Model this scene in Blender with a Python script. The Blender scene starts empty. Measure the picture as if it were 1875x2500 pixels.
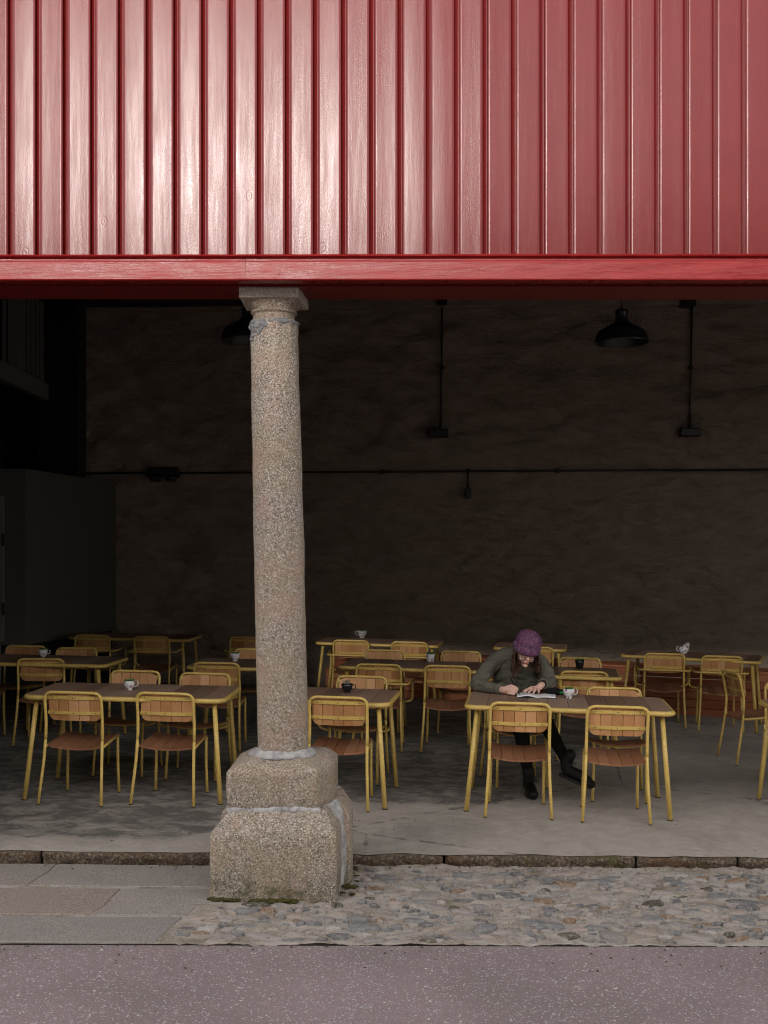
import bpy, bmesh, math, random
from mathutils import Vector, Matrix, noise as mn
R = math.radians
rng = random.Random(7)
scene = bpy.context.scene
COL = scene.collection

# ------------------------------------------------------------------ camera
F = 2734.0          # focal length in photo pixels (35 mm on a 24 mm wide frame)
EYE = 1.8
SL = 0.018          # the ground falls gently to the right
cam = bpy.data.cameras.new("camera"); camo = bpy.data.objects.new("camera", cam); COL.objects.link(camo)
cam.sensor_fit = 'HORIZONTAL'; cam.sensor_width = 24; cam.lens = 35
cam.shift_y = 100.0 / 1875
cam.clip_end = 500
camo.location = (0, 0, EYE); camo.rotation_euler = (R(90), 0, 0)
cam.dof.use_dof = True; cam.dof.focus_distance = 7.2; cam.dof.aperture_fstop = 7.0
scene.camera = camo
scene.cycles.filter_width = 1.1
# ------------------------------------------------------------------ world and sun
SUN_EL, SUN_AZ = R(17.0), R(14.0)       # behind the camera, a little to its left
w = bpy.data.worlds.new("World"); scene.world = w; w.use_nodes = True
nt = w.node_tree; nt.nodes.clear()
sky = nt.nodes.new('ShaderNodeTexSky'); sky.sky_type = 'NISHITA'; sky.sun_disc = False
sky.sun_elevation = SUN_EL; sky.sun_rotation = R(180) + SUN_AZ
sky.dust_density = 0.2; sky.air_density = 1.0; sky.ozone_density = 1.0
hs = nt.nodes.new('ShaderNodeHueSaturation'); hs.inputs['Saturation'].default_value = 0.12
bg = nt.nodes.new('ShaderNodeBackground'); bg.inputs[1].default_value = 0.15
wo = nt.nodes.new('ShaderNodeOutputWorld')
nt.links.new(sky.outputs[0], hs.inputs['Color']); mx = nt.nodes.new('ShaderNodeMix'); mx.data_type = 'RGBA'; mx.blend_type = 'MULTIPLY'; mx.inputs[0].default_value = 1
mx.inputs[7].default_value = (1.0, .955, .91, 1); nt.links.new(hs.outputs[0], mx.inputs[6]); nt.links.new(mx.outputs[2], bg.inputs[0]); nt.links.new(bg.outputs[0], wo.inputs[0])
sl = bpy.data.lights.new("sun", 'SUN'); sl.energy = 0.68; sl.angle = R(5); sl.color = (1.0, 0.95, 0.88)
so = bpy.data.objects.new("sun", sl); COL.objects.link(so)
to_sun = Vector((-math.sin(SUN_AZ) * math.cos(SUN_EL), -math.cos(SUN_AZ) * math.cos(SUN_EL), math.sin(SUN_EL)))
so.rotation_euler = to_sun.to_track_quat('Z', 'Y').to_euler()
scene.view_settings.view_transform = 'Standard'; scene.view_settings.look = 'None'
scene.view_settings.exposure = 2.2; scene.view_settings.gamma = 1.0

# ------------------------------------------------------------------ geometry helpers
def G(px, py, h=0.0, drop=0.0):
    """photo pixel -> point on the (sloping) ground, h above it"""
    Y = F * (EYE - h + drop) / ((py - 1350) - SL * (px - 937.5))
    X = (px - 937.5) * Y / F
    return Vector((X, Y, h - drop - SL * X))
def gz(x): return -SL * x
def newbm(): return bmesh.new()
def link(name, bm, mats, parent=None, smooth=False, loc=None):
    me = bpy.data.meshes.new(name)
    bmesh.ops.recalc_face_normals(bm, faces=bm.faces[:])
    bm.to_mesh(me); bm.free()
    if not isinstance(mats, (list, tuple)): mats = [mats]
    for m in mats: me.materials.append(m)
    if smooth:
        for p in me.polygons: p.use_smooth = True
    o = bpy.data.objects.new(name, me); COL.objects.link(o)
    if parent: o.parent = parent
    if loc is not None: o.location = loc
    return o
def smooth_by_angle(o, ang=40):
    me = o.data
    b = bmesh.new(); b.from_mesh(me)
    for f in b.faces: f.smooth = True
    for e in b.edges:
        if len(e.link_faces) == 2 and e.calc_face_angle(0) > R(ang): e.smooth = False
    b.to_mesh(me); b.free(); return o
def empty(name, loc=(0,0,0), rz=0):
    o = bpy.data.objects.new(name, None); COL.objects.link(o)
    o.empty_display_size = 0.1; o.location = loc; o.rotation_euler = (0, 0, rz); return o
def tag(o, label=None, cat=None, group=None, kind=None):
    if label: o["label"] = label
    if cat: o["category"] = cat
    if group: o["group"] = group
    if kind: o["kind"] = kind
    return o
def box(bm, x0, x1, y0, y1, z0, z1, bev=0.0, mi=0, M=None, seg=1):
    vs = [bm.verts.new((x, y, z)) for x in (x0, x1) for y in (y0, y1) for z in (z0, z1)]
    fs = [(0,1,3,2),(4,6,7,5),(0,4,5,1),(2,3,7,6),(0,2,6,4),(1,5,7,3)]
    faces = [bm.faces.new([vs[i] for i in f]) for f in fs]
    for f in faces: f.material_index = mi
    if bev > 0:
        es = list({e for f in faces for e in f.edges})
        r = bmesh.ops.bevel(bm, geom=es, offset=bev, segments=seg, affect='EDGES', profile=0.5)
        vs = list({v for f in r['faces'] for v in f.verts} | {v for v in vs if v.is_valid})
        for f in r['faces']: f.material_index = mi
    if M is not None:
        for v in vs: v.co = M @ v.co
    return vs
def frames(pts, closed=False):
    n = len(pts); T = []
    for i in range(n):
        if closed: t = pts[(i+1) % n] - pts[i-1]
        elif i == 0: t = pts[1] - pts[0]
        elif i == n-1: t = pts[-1] - pts[-2]
        else: t = (pts[i+1] - pts[i]).normalized() + (pts[i] - pts[i-1]).normalized()
        T.append(t.normalized() if t.length > 1e-9 else Vector((0,0,1)))
    a = Vector((0,0,1)) if abs(T[0].z) < .9 else Vector((1,0,0))
    N = [(a - T[0]*a.dot(T[0])).normalized()]
    for i in range(1, n):
        v = N[-1] - T[i]*N[-1].dot(T[i]); N.append(v.normalized() if v.length > 1e-6 else N[-1])
    return T, N
def tube(bm, pts, r, seg=10, closed=False, mi=0, cap=True, flat=None):
    pts = [Vector(p) for p in pts]; n = len(pts)
    rs = r if isinstance(r, (list, tuple)) else [r]*n
    T, N = frames(pts, closed); rings = []
    for i in range(n):
        B = T[i].cross(N[i]); ring = []
        for k in range(seg):
            a = 2*math.pi*k/seg; ca, sa = math.cos(a)*rs[i], math.sin(a)*rs[i]
            if flat: ca *= flat[0]; sa *= flat[1]
            ring.append(bm.verts.new(pts[i] + N[i]*ca + B*sa))
        rings.append(ring)
    m = n if closed else n-1
    for i in range(m):
        a, b = rings[i], rings[(i+1) % n]
        for k in range(seg):
            f = bm.faces.new((a[k], a[(k+1) % seg], b[(k+1) % seg], b[k])); f.material_index = mi; f.smooth = True
    if not closed and cap:
        for ring in (rings[0][::-1], rings[-1]):
            f = bm.faces.new(ring); f.material_index = mi
    return rings
def fillet(pts, r, n=5, closed=False):
    pts = [Vector(p) for p in pts]; out = []; L = len(pts)
    for i, p in enumerate(pts):
        if not closed and i in (0, L-1): out.append(p); continue
        a, b = pts[i-1], pts[(i+1) % L]
        da, db = (a-p), (b-p); rr = min(r, da.length*.49, db.length*.49)
        A, B = p + da.normalized()*rr, p + db.normalized()*rr
        for k in range(n+1):
            t = k/n; out.append(A*(1-t)**2 + p*2*t*(1-t) + B*t*t)
    return out
def lathe(bm, prof, c=(0,0,0), seg=32, mi=0, smooth=True, capb=True, capt=True, wob=None):
    rings = []
    for j, (r, z) in enumerate(prof):
        ring = []
        for k in range(seg):
            a = 2*math.pi*k/seg; rr = r
            if wob: rr = r + wob(a, z)
            ring.append(bm.verts.new((c[0]+math.cos(a)*rr, c[1]+math.sin(a)*rr, c[2]+z)))
        rings.append(ring)
    for a, b in zip(rings, rings[1:]):
        for k in range(seg):
            f = bm.faces.new((a[k], a[(k+1)%seg], b[(k+1)%seg], b[k])); f.smooth = smooth; f.material_index = mi
    if capb: bm.faces.new(rings[0][::-1]).material_index = mi
    if capt: bm.faces.new(rings[-1]).material_index = mi
    return rings
def rpoly(corners, r, per=12):
    """rounded polygon resampled with the same number of points per corner-to-corner span"""
    out = []; L = len(corners); P = [Vector((c[0], c[1])) for c in corners]
    for i in range(L):
        p = P[i]; a = P[i-1]; b = P[(i+1) % L]
        rr = min(r, (a-p).length*.45, (b-p).length*.45)
        A = p + (a-p).normalized()*rr; B = p + (b-p).normalized()*rr
        for k in range(5):
            t = k/4; out.append(A*(1-t)**2 + p*2*t*(1-t) + B*t*t)
        nb = P[(i+1) % L]; C = nb + (p-nb).normalized()*min(r, (p-nb).length*.45, (P[(i+2) % L]-nb).length*.45)
        for k in range(1, per): out.append(B.lerp(C, k/per))
    return out
def loft(bm, levels, per=12, disp=0.0, dscale=6, mi=0, sub=6):
    """levels: (z, corners, radius); stacked rounded polygons"""
    rings = []; full = []
    for i in range(len(levels)-1):
        (z0, c0, r0), (z1, c1, r1) = levels[i], levels[i+1]
        n = max(1, min(sub, int(abs(z1-z0)/0.02)+1))
        for k in range(n):
            t = k/n; full.append((z0+(z1-z0)*t, [tuple(Vector(a).lerp(Vector(b), t)) for a, b in zip(c0, c1)], r0+(r1-r0)*t))
    full.append(levels[-1])
    for z, c, r in full:
        rings.append([bm.verts.new((p.x, p.y, z)) for p in rpoly(c, r, per)])
    n = len(rings[0])
    for a, b in zip(rings, rings[1:]):
        for k in range(n):
            f = bm.faces.new((a[k], a[(k+1)%n], b[(k+1)%n], b[k])); f.material_index = mi; f.smooth = True
    # cap with shrinking rings so that the top can be rough too
    last = rings[-1]; cen = sum((v.co for v in last), Vector())/n; z = cen.z
    for s in (.75, .5, .25):
        ring = [bm.verts.new(cen + (v.co-cen)*s) for v in rings[-1]]
        for k in range(n):
            f = bm.faces.new((last[k], last[(k+1)%n], ring[(k+1)%n], ring[k])); f.material_index = mi; f.smooth = True
        last = ring
    f = bm.faces.new(last); f.material_index = mi
    bm.faces.new(rings[0][::-1])
    if disp:
        bm.normal_update()
        for v in bm.verts:
            p = v.co*dscale
            d = mn.fractal(p, 1.0, 2.0, 4) * disp
            v.co += v.normal*d
def chain(bm, pts, rs, seg=14):
    """tapered limb with round ends, to be merged with its neighbours"""
    pts = [Vector(p) for p in pts]
    P, Q = [], []
    for i in range(len(pts)-1):
        n = max(2, int((pts[i+1]-pts[i]).length/0.02))
        for k in range(n):
            t = k/n; P.append(pts[i].lerp(pts[i+1], t)); Q.append(rs[i]+(rs[i+1]-rs[i])*t)
    P.append(pts[-1]); Q.append(rs[-1])
    d0 = (P[0]-P[1]).normalized(); d1 = (P[-1]-P[-2]).normalized()
    A = [P[0]+d0*Q[0]*math.cos(a) for a in (0.15, .6, 1.1)]; ra = [Q[0]*math.sin(a) for a in (0.15, .6, 1.1)]
    B = [P[-1]+d1*Q[-1]*math.cos(a) for a in (1.1, .6, .15)]; rb = [Q[-1]*math.sin(a) for a in (1.1, .6, .15)]
    tube(bm, A+P+B, ra+Q+rb, seg)
def blob(bm, c, rad, M=None, seg=20, fn=None):
    r = bmesh.ops.create_uvsphere(bm, u_segments=seg, v_segments=seg*3//4, radius=1)
    for v in r['verts']:
        p = v.co.copy()
        if fn: p = fn(p)
        p = Vector((p.x*rad[0], p.y*rad[1], p.z*rad[2]))
        v.co = (M @ p if M is not None else p) + Vector(c)
    for f in {f for v in r['verts'] for f in v.link_faces}: f.smooth = True
def remesh(o, vox, smooth=4):
    m = o.modifiers.new("r", 'REMESH'); m.mode = 'VOXEL'; m.voxel_size = vox; m.use_smooth_shade = True
    s = o.modifiers.new("s", 'SMOOTH'); s.iterations = smooth; s.factor = .5
    bpy.context.view_layer.update()
    dg = bpy.context.evaluated_depsgraph_get()
    me = bpy.data.meshes.new_from_object(o.evaluated_get(dg))
    mats = list(o.data.materials); o.modifiers.clear(); o.data = me
    me.materials.clear()
    for x in mats: me.materials.append(x)
    for p in me.polygons: p.use_smooth = True; p.material_index = 0
    return o

# ------------------------------------------------------------------ materials
class MT:
    def __init__(s, name, rough=.6, spec=.5):
        s.m = bpy.data.materials.new(name); s.m.use_nodes = True; s.nt = s.m.node_tree
        s.b = s.nt.nodes['Principled BSDF']; s.b.inputs['Roughness'].default_value = rough
        s.b.inputs['Specular IOR Level'].default_value = spec
        tc = s.nt.nodes.new('ShaderNodeTexCoord'); s.obj = tc.outputs['Object']
        s.geo = s.nt.nodes.new('ShaderNodeNewGeometry')
        s.pos = s.geo.outputs['Position']; s.isl = s.geo.outputs['Random Per Island']
        s.nrm = None
    def l(s, a, b):
        if hasattr(a, 'links') or hasattr(a, 'is_linked'): s.nt.links.new(a, b)
        else: b.default_value = a
    def sc(s, v, scale=(1,1,1), loc=(0,0,0)):
        n = s.nt.nodes.new('ShaderNodeMapping'); s.nt.links.new(v, n.inputs[0])
        n.inputs['Scale'].default_value = scale; n.inputs['Location'].default_value = loc; return n.outputs[0]
    def noise(s, v, scale, detail=4, rough=.55, dist=0, col=False):
        n = s.nt.nodes.new('ShaderNodeTexNoise'); s.nt.links.new(v, n.inputs['Vector'])
        n.inputs['Scale'].default_value = scale; n.inputs['Detail'].default_value = detail
        n.inputs['Roughness'].default_value = rough; n.inputs['Distortion'].default_value = dist
        return n.outputs[1 if col else 0]
    def vor(s, v, scale, feat='F1', out='Distance', rnd=1):
        n = s.nt.nodes.new('ShaderNodeTexVoronoi'); s.nt.links.new(v, n.inputs['Vector']); n.feature = feat
        n.inputs['Scale'].default_value = scale; n.inputs['Randomness'].default_value = rnd; return n.outputs[out]
    def ramp(s, f, stops, interp='LINEAR'):
        n = s.nt.nodes.new('ShaderNodeValToRGB'); s.nt.links.new(f, n.inputs[0]); e = n.color_ramp.elements
        n.color_ramp.interpolation = interp
        while len(e) < len(stops): e.new(.5)
        for k, (p, c) in zip(e, stops):
            k.position = p; k.color = (c, c, c, 1) if isinstance(c, (int, float)) else (*c, 1)
        return n.outputs[0]
    def mix(s, f, a, b, mode='MIX'):
        n = s.nt.nodes.new('ShaderNodeMix'); n.data_type = 'RGBA'; n.blend_type = mode
        s.l(f, n.inputs[0])
        for x, i in ((a, 6), (b, 7)):
            if isinstance(x, (tuple, list)): n.inputs[i].default_value = (*x, 1)
            elif isinstance(x, (int, float)): n.inputs[i].default_value = (x, x, x, 1)
            else: s.nt.links.new(x, n.inputs[i])
        return n.outputs[2]
    def math(s, op, a, b=0, c=None, clamp=False):
        n = s.nt.nodes.new('ShaderNodeMath'); n.operation = op; n.use_clamp = clamp
        s.l(a, n.inputs[0]); s.l(b, n.inputs[1])
        if c is not None: s.l(c, n.inputs[2])
        return n.outputs[0]
    def sep(s, v):
        n = s.nt.nodes.new('ShaderNodeSeparateXYZ'); s.nt.links.new(v, n.inputs[0]); return n.outputs
    def comb(s, x, y, z):
        n = s.nt.nodes.new('ShaderNodeCombineXYZ')
        for i, a in enumerate((x, y, z)): s.l(a, n.inputs[i])
        return n.outputs[0]
    def bump(s, h, strength=.3, dist=.01):
        n = s.nt.nodes.new('ShaderNodeBump'); n.inputs['Strength'].default_value = strength
        n.inputs['Distance'].default_value = dist; s.nt.links.new(h, n.inputs['Height'])
        if s.nrm is not None: s.nt.links.new(s.nrm, n.inputs['Normal'])
        s.nrm = n.outputs[0]; s.nt.links.new(s.nrm, s.b.inputs['Normal']); return s
    def col(s, c):
        if isinstance(c, (tuple, list)): s.b.inputs['Base Color'].default_value = (*c, 1)
        else: s.nt.links.new(c, s.b.inputs['Base Color'])
        return s
    def rough(s, r): s.l(r, s.b.inputs['Roughness']); return s
def plain(name, c, rough=.6, spec=.5, metal=0, nz=.12, ns=30):
    m = MT(name, rough, spec); n = m.noise(m.obj, ns, 4)
    m.col(m.mix(n, tuple(x*(1-nz) for x in c), tuple(min(1, x*(1+nz)) for x in c)))
    m.b.inputs['Metallic'].default_value = metal; return m.m

def wood(name, stops, grain_axis=1, rough=.6, sc=1.0, vary=True):
    m = MT(name, rough, .35)
    oi = m.nt.nodes.new('ShaderNodeObjectInfo')
    k = m.math('FRACT', m.math('ADD', m.math('MULTIPLY', m.isl, 7.31), m.math('MULTIPLY', oi.outputs['Random'], 13.7)))
    s3 = [26, 26, 26]; s3[grain_axis] = 1.6
    off = m.comb(m.math('MULTIPLY', k, 31), m.math('MULTIPLY', k, 17), m.math('MULTIPLY', k, 11))
    va = m.nt.nodes.new('ShaderNodeVectorMath'); va.operation = 'ADD'
    m.nt.links.new(m.sc(m.obj, tuple(x*sc for x in s3)), va.inputs[0]); m.nt.links.new(off, va.inputs[1])
    g = m.noise(va.outputs[0], 1.6, 6, .65, 1.0)
    f = m.math('ADD', m.math('MULTIPLY', g, .55), m.math('MULTIPLY', m.math('SUBTRACT', k, .5), .55), clamp=False)
    c = m.ramp(m.math('ADD', f, .22), stops)
    fine = m.noise(m.obj, 420, 2, .6)
    c = m.mix(m.math('MULTIPLY', m.ramp(fine, [(.45, 0), (.7, 1)]), .35), c, (.03, .015, .01))
    m.col(c); m.bump(g, .25, .004); m.bump(fine, .2, .001); return m.m
M = {}
M['chair_wood'] = wood('teak_slats', [(0, (.30,.13,.042)), (.35, (.47,.225,.085)), (.65, (.60,.31,.135)), (1, (.68,.41,.22))], 2)
M['seat_wood'] = wood('teak_seat', [(0, (.17,.068,.03)), (.4, (.27,.115,.055)), (.7, (.35,.16,.082)), (1, (.42,.22,.12))], 1)
M['top_wood'] = wood('weathered_table_planks', [(0, (.13,.07,.045)), (.4, (.25,.15,.10)), (.7, (.35,.225,.16)), (1, (.45,.32,.25))], 1)
def yellow():
    m = MT('mustard_powder_coat', .38, .5)
    n = m.noise(m.pos, 260, 3, .7); big = m.noise(m.pos, 9, 3)
    c = m.ramp(n, [(.34, (.28,.17,.035)), (.5, (.64,.43,.10)), (.66, (.86,.67,.26))])
    m.col(m.mix(m.math('MULTIPLY', m.ramp(big, [(.55, 0), (.75, 1)]), .4), c, (.30,.20,.07))); m.bump(n, .25, .0015); return m.m
M['yellow'] = yellow()
M['rubber'] = plain('dark_rubber', (.02,.02,.02), .8)
M['screw'] = plain('dull_screw', (.16,.12,.08), .45, metal=.6)

def granite():
    m = MT('granite', .85, .3)
    v1 = m.vor(m.pos, 185, out='Color'); sx = m.sep(v1)
    n = m.noise(m.pos, 95, 4, .75)
    c = m.ramp(sx[0], [(0, (.035,.03,.027)), (.16, (.10,.086,.073)), (.3, (.235,.198,.165)), (.62, (.36,.31,.262)), (.85, (.46,.41,.36)), (1, (.70,.66,.61))])
    c = m.mix(m.ramp(n, [(.35, .0), (.62, .55)]), c, (.135,.10,.078))
    big = m.noise(m.pos, 3.2, 4, .6)
    c = m.mix(m.math('MULTIPLY', m.ramp(big, [(.38, 0), (.68, 1)]), .45), c, (.30,.215,.12))
    pink = m.noise(m.sc(m.pos, (1,1,1), (5,3,8)), 4.5, 3)
    c = m.mix(m.math('MULTIPLY', m.ramp(pink, [(.5, 0), (.66, 1)]), .3), c, (.34,.19,.15))
    z = m.sep(m.pos)[2]
    low = m.math('MULTIPLY', m.math('SUBTRACT', .13, z, clamp=True), 7.5, clamp=True)
    gr = m.noise(m.pos, 13, 5, .7)
    c = m.mix(m.math('MULTIPLY', low, m.ramp(gr, [(.42, 0), (.62, .75)])), c, (.055,.06,.025))
    m.col(c); m.bump(n, .6, .006); m.bump(sx[1], .4, .003); return m.m
M['granite'] = granite()
def pale_stone():
    m = MT('pale_lichened_stone', .9, .2); n = m.noise(m.pos, 110, 4, .75); g = m.noise(m.pos, 12, 4, .6)
    c = m.ramp(n, [(.32, (.25,.22,.18)), (.55, (.52,.47,.41)), (.75, (.66,.62,.56))])
    c = m.mix(m.ramp(g, [(.45, 0), (.62, .6)]), c, (.36,.36,.20)); m.col(c); m.bump(n, .5, .004); return m.m
M['pale_stone'] = pale_stone()
def mortar():
    m = MT('pale_mortar', .9, .2); n = m.noise(m.pos, 24, 6, .7)
    m.col(m.ramp(n, [(.3, (.15,.14,.14)), (.5, (.33,.32,.315)), (.7, (.47,.46,.44))])); m.bump(n, .8, .012); return m.m
M['mortar'] = mortar()
M['slate'] = plain('grey_cement_patch', (.17,.17,.175), .9, .2, nz=.5, ns=40)

def red():
    m = MT('red_gloss_paint', .3, .5)
    vs = m.sc(m.obj, (38, 38, 3.0))
    g = m.noise(vs, 1.0, 5, .6); peel = m.noise(m.obj, 210, 3, .6); lump = m.noise(m.sc(m.obj, (14, 14, 1.2)), 1.0, 3, .5)
    fade = m.noise(m.obj, 5, 4)
    m.col(m.mix(fade, (.10,.006,.006), (.135,.011,.011)))
    knots = m.vor(m.sc(m.obj, (3.3, 3.3, 2.2)), 1.0)
    kd = m.ramp(knots, [(.0, 0), (.035, 1), (.055, .2), (.075, .9), (.10, 1)])
    m.rough(m.ramp(g, [(.3, .17), (.7, .30)]))
    m.bump(lump, .05, .02); m.bump(g, .12, .003); m.bump(peel, .28, .0018); m.bump(kd, .12, .003)
    m.b.inputs['Specular IOR Level'].default_value = .25
    
    return m.m
M['red'] = red()
M['red_deep'] = plain('deep_red_beam_paint', (.13,.004,.004), .4)  # one even deep red for the beam and its lip
def red_h():
    m = MT('red_gloss_fascia_paint', .3, .5)
    g = m.noise(m.sc(m.obj, (3.0, 30, 42)), 1.0, 6, .65); peel = m.noise(m.obj, 160, 3, .6)
    worn = m.noise(m.sc(m.obj, (5, 5, 26)), 1.0, 5, .7)
    m.col(m.mix(m.ramp(worn, [(.42, 0), (.7, 1)]), (.185,.008,.008), (.25,.014,.013)))
    m.rough(m.ramp(worn, [(.35, .22), (.65, .42)]))
    m.bump(g, .42, .006); m.bump(peel, .3, .002)
    
    return m.m
M['red_h'] = red_h(); M['red_h'].node_tree.nodes['Principled BSDF'].inputs['Specular IOR Level'].default_value = .3

def floor_mat():
    m = MT('worn_concrete_floor', .75, .35)
    x, y, z = m.sep(m.pos)
    n1 = m.noise(m.pos, 2.1, 5, .6); n2 = m.noise(m.pos, 9, 6, .7, .6); nf = m.noise(m.pos, 160, 3, .7)
    base = m.ramp(n2, [(.3, (.35,.31,.272)), (.55, (.43,.385,.34)), (.75, (.50,.455,.41))])
    wob = m.math('MULTIPLY', m.math('SUBTRACT', n2, .5), .45)
    # smooth repaired slab to the right, rough dark old slab to the left, pale strip along the kerb
    d = m.math('SUBTRACT', m.math('SUBTRACT', x, .18), m.math('MULTIPLY', m.math('SUBTRACT', y, 6.66), .46))
    left = m.math('SUBTRACT', 1.0, m.math('MULTIPLY', m.math('ADD', m.math('ADD', d, wob), .06), 9, clamp=True))
    pale = m.math('SUBTRACT', m.math('ADD', m.math('SUBTRACT', y, 6.92), wob), m.math('MULTIPLY', m.math('ADD', x, 1.3, clamp=True), 1.1))
    pale = m.math('MULTIPLY', m.math('ADD', pale, .0), 12, clamp=True)
    dk = m.noise(m.sc(m.pos, (2.6, 3.4, 5)), 1.9, 7, .74, .5)
    patch = m.ramp(dk, [(.38, 0), (.56, 1)])
    f = m.math('MULTIPLY', m.math('MULTIPLY', left, pale), m.math('ADD', m.math('MULTIPLY', patch, .8), .12))
    c = m.mix(f, base, (.115,.108,.10))
    st = m.ramp(m.noise(m.pos, 1.1, 5, .65, .5), [(.5, 0), (.68, .45)])
    c = m.mix(st, c, (.11,.10,.095))
    c = m.mix(m.math('MULTIPLY', m.ramp(nf, [(.4, 0), (.7, 1)]), .35), c, (.10,.09,.08))
    spots = m.ramp(m.vor(m.pos, 2.7), [(.0, 1), (.02, .9), (.035, 0)])
    c = m.mix(m.math('MULTIPLY', spots, .7), c, (.04,.035,.03))
    cr = m.vor(m.sc(m.pos, (1, 1, 1)), .42, 'DISTANCE_TO_EDGE')
    crk = m.ramp(m.math('ADD', cr, m.math('MULTIPLY', m.math('SUBTRACT', n2, .5), .05)), [(.0, 1), (.004, 0)])
    c = m.mix(m.math('MULTIPLY', crk, .6), c, (.05,.045,.04))
    m.col(c); m.bump(dk, .35, .02); m.bump(nf, .35, .003); m.bump(n2, .2, .01); return m.m
M['floor'] = floor_mat()
def kerb_mat():
    m = MT('mossy_kerb_stone', .9, .25)
    n = m.noise(m.pos, 60, 5, .75); b = m.noise(m.pos, 5, 4, .6); z = m.sep(m.pos)[2]
    c = m.ramp(n, [(.32, (.018,.014,.010)), (.5, (.095,.07,.05)), (.7, (.29,.225,.17))])
    c = m.mix(m.ramp(b, [(.52, 0), (.66, .6)]), c, (.09,.042,.018))
    c = m.mix(m.ramp(m.noise(m.pos, 3.3, 4), [(.55, 0), (.68, .7)]), c, (.07,.075,.02))
    m.col(c); m.bump(n, .8, .01); return m.m
M['kerb'] = kerb_mat()
def slab_mat():
    m = MT('granite_paving', .8, .3)
    n = m.noise(m.pos, 105, 3, .8); b = m.noise(m.pos, 4, 5, .6)
    base = m.ramp(m.isl, [(0, (.27,.232,.205)), (.3, (.285,.25,.225)), (.5, (.25,.226,.21)), (.75, (.27,.212,.185))], 'CONSTANT')
    c = m.mix(m.ramp(n, [(.36, .75), (.52, 0)]), base, (.07,.06,.055))
    c = m.mix(m.ramp(n, [(.56, 0), (.74, .55)]), c, (.45,.41,.37))
    c = m.mix(m.math('MULTIPLY', m.ramp(b, [(.4, 0), (.7, 1)]), .35), c, (.17,.155,.15))
    m.col(c); m.bump(n, .4, .003); m.bump(b, .4, .02); return m.m
M['slab'] = slab_mat()
def joint_mat():
    m = MT('sandy_pointing', .95, .15); n = m.noise(m.pos, 130, 5, .75); b = m.noise(m.pos, 6, 4); b2 = m.noise(m.sc(m.pos, (1,1,1), (9,2,1)), 2.6, 5, .7)
    c = m.ramp(n, [(.34, (.10,.078,.06)), (.5, (.29,.25,.21)), (.68, (.45,.40,.35))])
    c = m.mix(m.ramp(m.noise(m.pos, 34, 5, .75), [(.34, .8), (.44, 0)]), c, (.06,.05,.04))
    c = m.mix(m.ramp(b2, [(.52, 0), (.66, .6)]), c, (.12,.085,.05))
    c = m.mix(m.ramp(b, [(.40, .5), (.55, 0)]), c, (.42,.39,.36))
    m.col(c); m.bump(n, .7, .006); m.bump(b, .6, .03); return m.m
M['joint'] = joint_mat()
def stone_mat():
    m = MT('rubble_stones', .75, .35); n = m.noise(m.pos, 45, 5, .7); f = m.noise(m.pos, 210, 3, .8)
    c = m.ramp(m.isl, [(0, (.165,.168,.178)), (.20, (.30,.265,.25)), (.40, (.23,.205,.20)), (.56, (.11,.11,.118)), (.68, (.33,.27,.235)), (.88, (.20,.12,.07)), (.92, (.05,.045,.03)), (.95, (.36,.33,.31))], 'CONSTANT')
    c = m.mix(m.ramp(n, [(.44, .0), (.66, .7)]), c, (.34,.30,.26))
    c = m.mix(m.ramp(m.noise(m.pos, 26, 4, .7), [(.30, .7), (.42, 0)]), c, (.07,.06,.05))
    c = m.mix(m.ramp(f, [(.36, .5), (.5, 0)]), c, (.07,.065,.06))
    m.col(c); m.bump(n, .8, .012); m.bump(f, .3, .002); return m.m
M['stone'] = stone_mat()
def road_mat():
    m = MT('purple_chip_surfacing', .75, .35)
    wp = m.noise(m.pos, 40, 2, .5, col=True)
    vv = m.nt.nodes.new('ShaderNodeVectorMath'); vv.operation = 'MULTIPLY_ADD'
    m.nt.links.new(wp, vv.inputs[0]); vv.inputs[1].default_value = (.02, .02, .02); m.nt.links.new(m.pos, vv.inputs[2])
    big = m.noise(m.pos, 1.2, 5, .6); cov = m.noise(m.pos, 3.5, 4, .7)
    def chips(scale, lo, hi):
        vd = m.vor(m.sc(vv.outputs[0], (1, 1, 1), (scale, 1, 0)), scale); vc = m.sep(m.vor(m.sc(vv.outputs[0], (1,1,1), (scale, 1, 0)), scale, out='Color'))
        pres = m.math('GREATER_THAN', m.math('ADD', vc[0], m.math('MULTIPLY', cov, .5)), lo)
        shape = m.math('LESS_THAN', vd, m.math('MULTIPLY_ADD', vc[1], hi, .10))
        return m.math('MULTIPLY', pres, shape), vc[2]
    a, ca = chips(78, .62, .36); b, cb = chips(150, .55, .38)
    n = m.noise(m.pos, 150, 4, .75)
    base = m.ramp(n, [(.3, (.14,.10,.105)), (.5, (.225,.168,.176)), (.72, (.33,.262,.27))])
    base = m.mix(m.math('MULTIPLY', m.ramp(big, [(.36, 0), (.62, 1)]), .55), base, (.14,.115,.112))
    cc = m.ramp(ca, [(0, (.30,.30,.32)), (.5, (.42,.41,.42)), (.8, (.34,.28,.27)), (1, (.60,.59,.58))])
    c = m.mix(m.math('MULTIPLY', b, .6), base, (.30,.27,.275))
    c = m.mix(m.math('MULTIPLY', a, .9), c, cc)
    m.col(c); m.bump(n, .5, .004); m.bump(m.math('ADD', a, m.math('MULTIPLY', b, .5)), .3, .002); return m.m
M['road'] = road_mat()
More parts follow.
